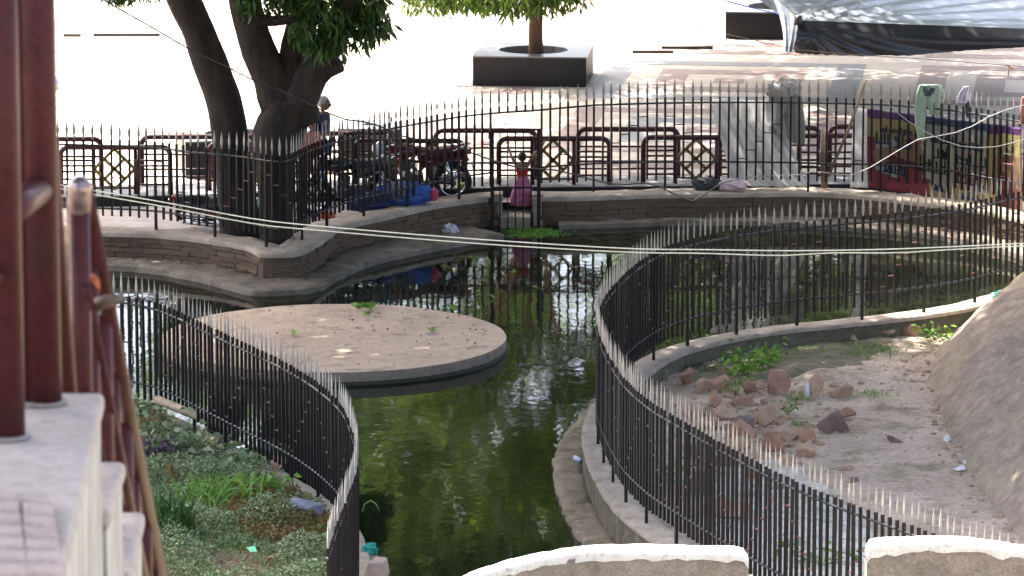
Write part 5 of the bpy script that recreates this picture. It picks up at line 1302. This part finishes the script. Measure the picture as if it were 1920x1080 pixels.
tuft('grass_tuft', 'grass tuft beside the flat broad stone', 1632, 748, Z_DIRT, 110, .2, WEEDM, .010, .16, .7, zf=DZ)
tuft('grass_tuft', 'pale grass tuft along the far enclosure wall', 1540, 660, Z_DIRT, 80, .22, WEEDM, .009, .2, .6, zf=DZ)
tuft('grass_tuft', 'dark grass at the left corner inside the enclosure wall', 1300, 690, Z_DIRT, 160, .2, LILYM, .010, .3, .6, zf=DZ)
def scrap(label, pts, m, th=.004, lift=.02, cat='paper', z=None):
    q = [P(u, v, Z_DIRT if z is None else z) for u, v in pts]; c = sum(q, Vector()) / len(q)
    zz = DZ(c.x, c.y) if z is None else z
    mb = MB(); top = [Vector((a_.x, a_.y, zz + lift + .012 * math.sin(i * 2.1))) for i, a_ in enumerate(q)]; n = len(top)
    mb.add(top + [a_ - Vector((0, 0, th)) for a_ in top], [tuple(range(n)), tuple(range(2 * n - 1, n - 1, -1))] + [(i, (i + 1) % n, n + (i + 1) % n, n + i) for i in range(n)])
    return tag(mb.build('paper_scrap', m), label, cat)
wp = plain('white_paper', (.75, .76, .78), .7)
scrap('white torn paper lying at the foot of the mound', [(1768, 824), (1774, 814), (1790, 810), (1782, 824), (1776, 830)], wp)
scrap('small white paper scrap below the mound edge', [(1788, 880), (1806, 874), (1811, 880), (1796, 884)], wp)
scrap('tiny white paper triangle beside the mound edge', [(1804, 867), (1816, 864), (1810, 871)], wp)
scrap('white paper scrap near the last rusty fence spikes', [(1870, 953), (1878, 947), (1882, 954), (1875, 958)], wp)
scrap('pale chip on the dirt behind the weeds', [(1530, 692), (1545, 690), (1550, 694), (1535, 696)], wp)
up_ = P(1514, 748, Z_DIRT); tag(MB().add([up_ + Vector(q) for q in ((-.02, 0, 0), (.02, .01, 0), (.03, .0, .13), (.015, .01, .235), (-.02, 0, .2), (-.03, .01, .1))] + [up_ + Vector((q[0], q[1] + .012, q[2])) for q in ((-.02, 0, 0), (.02, .01, 0), (.03, .0, .13), (.015, .01, .235), (-.02, 0, .2), (-.03, .01, .1))],
    [(0, 1, 2, 3, 4, 5), (11, 10, 9, 8, 7, 6)] + [(i, (i + 1) % 6, 6 + (i + 1) % 6, 6 + i) for i in range(6)]).build('paper_scrap', wp), 'white paper strip standing upright among the stones', 'paper')
# loose pebbles and crumbs: too many to count
okx, oky = np.meshgrid(np.arange(0, 14, .1), np.arange(45, 78, .1)); okm = inside(dirt_poly, okx, oky)
def okin(x, y):
    i, j = int((y - 45) / .1), int(x / .1)
    return 0 <= i < okm.shape[0] and 0 <= j < okm.shape[1] and bool(okm[i, j])
bm = bmesh.new()
for i in range(520):
    if i < 200: e = mound_c[random.randrange(len(mound_c))]; x, y = e.x - abs(random.gauss(0, .18)), e.y + random.gauss(0, .1); r_ = random.uniform(.012, .05)
    else: q = P(random.gauss(1410, 70), random.gauss(795, 48), Z_DIRT); x, y = q.x, q.y; r_ = random.uniform(.02, .08)
    if not okin(x, y): continue
    mtx = Matrix.Translation((x, y, dirt_z(x, y))) @ Matrix.Rotation(random.random() * 6, 4, 'Z') @ Matrix.Diagonal((r_ * random.uniform(.8, 1.5), r_, r_ * .7, 1))
    nv = bmesh.ops.create_icosphere(bm, subdivisions=1, radius=1, matrix=mtx)['verts']
    for v_ in nv: v_.co += Vector((random.gauss(0, r_ * .15), random.gauss(0, r_ * .15), random.gauss(0, r_ * .12)))
for i in range(900):
    u, v = random.uniform(1230, 1880), random.uniform(640, 1050); q = P(u, v, Z_DIRT)
    if not okin(q.x, q.y): continue
    r_ = random.uniform(.008, .026); mtx = Matrix.Translation((q.x, q.y, dirt_z(q.x, q.y))) @ Matrix.Rotation(random.random() * 6, 4, 'Z') @ Matrix.Diagonal((r_ * random.uniform(.7, 1.5), r_, r_ * .6, 1))
    bmesh.ops.create_icosphere(bm, subdivisions=1, radius=1, matrix=mtx)
me = bpy.data.meshes.new('pebbles'); bm.to_mesh(me); bm.free(); me.materials.append(STONE[1]); tag(link('pebbles', me), 'small pebbles and crumbs scattered over the dirt', 'pebbles', kind='stuff')

# ================================================================== LEFT BANK PLANTING
def scatter_on_bank(n, dens=None):
    out = []
    while len(out) < n:
        u, v = RNG.uniform(225, 690), RNG.uniform(730, 1110); q = P(u, v, .85)
        if dens is not None and RNG.random() > dens(u, v): continue
        out.append((q.x, q.y))
    A_ = np.array(out); ins = inside(lpoly, A_[:, 0], A_[:, 1]); return A_[ins]
bare = lambda u, v: 0.06 if ((u - 455) / 60) ** 2 + ((v - 1065) / 32) ** 2 < 1 else (0.25 if ((u - 520) / 55) ** 2 + ((v - 945) / 22) ** 2 < 1 else 1.0)
A_ = scatter_on_bank(80000, bare)
zz = np.array([bank_z(x, y) for x, y in A_]); clump = np.array([mnoise.noise(Vector((x * 1.7, y * .9, 1.3))) for x, y in A_])
hgt = RNG.random(len(A_)) * (.08 + .34 * np.clip(clump + .2, 0, 1))
base = np.stack([A_[:, 0], A_[:, 1], zz + hgt], 1)
d = np.stack([RNG.normal(size=len(A_)), RNG.normal(size=len(A_)), RNG.uniform(-.1, .9, len(A_))], 1)
tag(link('ground_cover', leafmesh('ground_cover', base, d,   .040 * RNG.uniform(.6, 1.5, len(A_)), .024 * RNG.uniform(.7, 1.3, len(A_)), GRASSM, .15)), 'low green ground cover carpeting the left bank', 'ground cover', kind='stuff')
o2 = np.stack([RNG.uniform(-9.5, -4.5, 30000), RNG.uniform(47, 65.5, 30000)], 1); o2 = o2[inside(lpoly, o2[:, 0], o2[:, 1])]
b2_ = np.stack([o2[:, 0], o2[:, 1], np.array([bank_z(x, y) for x, y in o2]) + RNG.random(len(o2)) * .2], 1)
tag(link('ground_cover', leafmesh('ground_cover', b2_, np.stack([RNG.normal(size=len(o2)), RNG.normal(size=len(o2)), RNG.uniform(-.1, .9, len(o2))], 1), .09 * RNG.uniform(.6, 1.5, len(o2)), .055, GRASSM, .15)), 'low green ground cover on the bank behind the stair railing', 'ground cover', kind='stuff')
A_ = scatter_on_bank(9000, lambda u, v: 1.0 if ((u - 545) / 120) ** 2 + ((v - 970) / 55) ** 2 < 1 else .03)
zz = np.array([bank_z(x, y) for x, y in A_]); base = np.stack([A_[:, 0], A_[:, 1], zz + RNG.random(len(A_)) * .16], 1)
d = np.stack([RNG.normal(size=len(A_)), RNG.normal(size=len(A_)), RNG.uniform(-.1, .7, len(A_))], 1)
tag(link('dry_ground_cover', leafmesh('dry_ground_cover', base, d, .05 * RNG.uniform(.6, 1.4, len(A_)), .028, DRYM, .15)), 'brownish dying ground cover patch near the blue-grey rock', 'ground cover', kind='stuff')
A_ = scatter_on_bank(5200, lambda u, v: 1.0 if mnoise.noise(Vector((u * .02, v * .02, 4))) > .05 else .15)
zz = np.array([bank_z(x, y) for x, y in A_]); n = len(A_)
tag(link('grass_blades', leafmesh('grass_blades', np.stack([A_[:, 0], A_[:, 1], zz], 1), np.stack([RNG.normal(size=n) * .5, RNG.normal(size=n) * .5, np.ones(n)], 1), .2 * RNG.uniform(.5, 1.4, n), .009, WEEDM, 0, .5, seg=3)), 'thin grass blades growing through the ground cover', 'grass', kind='stuff')
BZ = bank_z
tuft('strap_leaf_plant', 'dark strap-leaved plant clump beside the stair railing', 316, 1018, .9, 200, .95, LILYM, .036, .14, .5, 'plant', BZ, 1.9)
tuft('grass_tuft', 'tall bright grass tuft in the middle of the left bank', 405, 945, .9, 200, .75, WEEDM, .018, .26, .55, zf=BZ, up=1.1)
tuft('grass_tuft', 'small bright grass tuft near the dry patch', 475, 945, .9, 70, .42, WEEDM, .014, .16, .7, zf=BZ, up=.6)
tuft('grass_tuft', 'thin straw stems at the bottom of the left bank', 425, 1078, .9, 120, .34, STRAW, .008, .4, .9, zf=BZ, up=.3)
tuft('grass_tuft', 'green grass blades in front of the blue-grey rock', 577, 985, .9, 30, .36, WEEDM, .014, .08, .4, zf=BZ)
tuft('dry_stalk', 'brown dry flower stalk above the strap-leaved plant', 330, 905, .95, 14, .42, DRYM, .05, .05, .2, 'plant', BZ, 2.0)
weed('leafy_plant', 'purple-leaved plant beside the stair railing', 285, 870, .9, 90, .34, PURPLEM, .13, .07, spread=.5, zf=BZ)
weed('leafy_plant', 'brown-tipped bushy plant above the purple leaves', 286, 835, .9, 90, .40, DRYM, .12, .04, spread=.35, zf=BZ)
weed('leafy_plant', 'broad pale green leafy plant beside the railing top', 310, 850, .9, 100, .34, GRASSM, .15, .08, spread=.6, zf=BZ)
weed('leafy_plant', 'bright green leafy weed behind the dry patch', 478, 920, .9, 90, .26, WEEDM, .11, .07, spread=.6, zf=BZ)
weed('leafy_plant', 'broad-leaved weed at the end of the fallen log', 490, 838, .85, 70, .24, GRASSM, .15, .09, spread=.9, zf=BZ)
weed('leafy_plant', 'pale leafy weed in the middle of the ground cover', 425, 870, .9, 60, .26, GRASSM, .13, .08, spread=.6, zf=BZ)
weed('leafy_plant', 'leafy weed in the upper left corner of the bank', 268, 795, .95, 80, .28, GRASSM, .14, .07, spread=.9, zf=BZ)
def bp(u, v, dz=0):
    q = P(u, v, .9); q = P(u, v, bank_z(q.x, q.y)); q.z += dz; return q
logm = mat('pale_wood', (.46, .36, .25), (.3, .22, .15), 9, .85, .4, 30)
tag(MB().tube([bp(296, 778, .20), bp(345, 798, .20), bp(395, 815, .18), bp(438, 832, .16)], [.06, .055, .06, .045], 10, jit=.2).build('fallen_log', logm, smooth=True), 'pale bare log lying on the left bank', 'log')
tag(MB().tube([bp(398, 836, .05), bp(430, 826, .09), bp(442, 830, .05)], [.05, .09, .05], 10, jit=.3).build('wood_stump', wood, smooth=True), 'grey wood lump at the end of the fallen log', 'stump')
q = P(572, 970, .8); rock(572, 985, 70, 44, 7, mat('blue_grey_stone', (.21, .24, .29), (.14, .165, .2), 6, .85, .5, 24), 'blue-grey angular rock on the left bank by the fence', bank_z(q.x, q.y) - .02, cat='rock')
rock(562, 937, 22, 14, 17, STONE[1], 'small tan stone behind the blue-grey rock', bank_z(q.x, q.y), cat='rock')
rock(496, 858, 40, 26, 27, mat('grey_rubble', (.3, .29, .28), (.2, .19, .18), 6, .9, .6, 24), 'grey rubble lump at the foot of the left fence', .72, cat='rock')
rock(522, 880, 34, 24, 37, STONE[1], 'pale rubble lump at the foot of the left fence', .70, cat='rock')
rock(520, 1060, 34, 26, 47, STONE[1], 'tan stone at the bottom of the left bank', .8, cat='rock')
rock(702, 1090, 52, 38, 57, mat('tan_block', (.44, .32, .24), (.34, .27, .23), 6, .9, .5, 24), 'tan stone block on the ledge outside the left fence', .60, cat='rock', flatd=1.2)
scrap('small green wrapper on the bare soil of the left bank', [(462, 1030), (478, 1028), (482, 1036), (470, 1038)], plain('green_wrapper', (.2, .6, .35), .4), z=1.0, cat='wrapper')
nt_ = P(692, 1040, .6); bag('green_net', 'scrap of teal net on the wall outside the left fence', nt_ + Vector((0, 0, .06)), (.10, .08, .07), plain('teal_net', (.02, .3, .24), .7), 3, .5, 'net')
tag(MB().tube([pp(679, 960, 56.6), pp(684, 945, 56.6), pp(695, 938, 56.6), pp(705, 945, 56.6), pp(711, 958, 56.6)], .008, 6).build('green_vine', plain('vine_green', (.12, .22, .05), .6), smooth=True), 'thin green vine tendril arching beside the left fence', 'vine')

# ================================================================== LEAVES ON PLATFORM AND WATER
def leafthing(label, pts, m, name='fallen_leaf', ll=.13, lw=.07, cat='leaf'):
    n = len(pts); base = np.array([tuple(p_) for p_ in pts]); o = link(name, leafmesh(name, base - base[0], np.stack([RNG.normal(size=n), RNG.normal(size=n) * .8, RNG.uniform(.02, .25, n)], 1), ll * RNG.uniform(.8, 1.2, n), lw, m, .12)); o.location = tuple(base[0])
    return tag(o, label, cat)
zt = .375
leafthing('green leafy sprig lying on the back of the round platform', [P(680 + random.uniform(-9, 9), 575 + random.uniform(-3, 1), zt + random.uniform(0, .07)) for _ in range(16)], WEEDM, 'leaf_sprig', .17, .09, 'sprig')
for u, v, lab in ((805, 618, 'single green leaf on the right of the round platform'), (842, 578, 'green leaf at the back right edge of the platform'), (546, 626, 'green leaf on the middle of the platform'), (688, 590, 'small green leaf in front of the sprig')):
    leafthing(lab, [P(u, v, zt), P(u + 2, v + 1, zt)], WEEDM, ll=.16, lw=.09)
for i, (u, v) in enumerate(((912, 524), (900, 527), (968, 510), (860, 482), (888, 484), (845, 502), (1010, 540), (1075, 500), (930, 560), (700, 535))):
    leafthing('small leaf floating on the dark pond behind the platform', [P(u, v, Z_WATER + .006)] * 2, (WEEDM, DRYM)[i % 2], 'floating_leaf', .13, .06)['group'] = 'leaves floating on the pond'
n = 90; aa = RNG.normal(.6, 1.3, n); rr = np.sqrt(RNG.random(n)) * 2.4
tag(link('platform_litter', leafmesh('platform_litter', np.stack([dc.x + rr * np.cos(aa), dc.y + rr * np.sin(aa), np.full(n, .365)], 1), np.stack([RNG.normal(size=n), RNG.normal(size=n), RNG.uniform(0, .2, n)], 1), .05 * RNG.uniform(.4, 1.4, n), .025, DRYM, .1)), 'dry leaf crumbs scattered on the round platform', 'leaf litter', kind='stuff')
# algae by the gate, and leaf litter on the ledges
n = 900; U = RNG.normal(1000, 26, n); V = RNG.normal(436, 4, n); base = np.array([tuple(P(u, max(v, 428), Z_WATER + .004)) for u, v in zip(U, V)]); base[:, 2] += RNG.random(n) * .012
tag(link('algae', leafmesh('algae', base, np.stack([RNG.normal(size=n), RNG.normal(size=n), RNG.uniform(0, .15, n)], 1), .06, .03, WEEDM, .05)), 'bright green algae floating below the iron gate', 'algae', kind='stuff')
n = 500; bs = []
for k in range(n):
    cv = (curveL, curveR)[k % 2]; q = cv[random.randrange(len(cv))]
    if -6.5 < q.x < 8.3: bs.append((q.x + random.gauss(0, .03), q.y - random.uniform(.05, .4), Z_LEDGE + .03))
bs = np.array(bs); n = len(bs)
tag(link('leaf_litter', leafmesh('leaf_litter', bs, np.stack([RNG.normal(size=n), RNG.normal(size=n), RNG.uniform(0, .2, n)], 1), .06, .03, DRYM, .1)), 'dry leaf litter scattered along the pond ledges', 'leaf litter', kind='stuff')
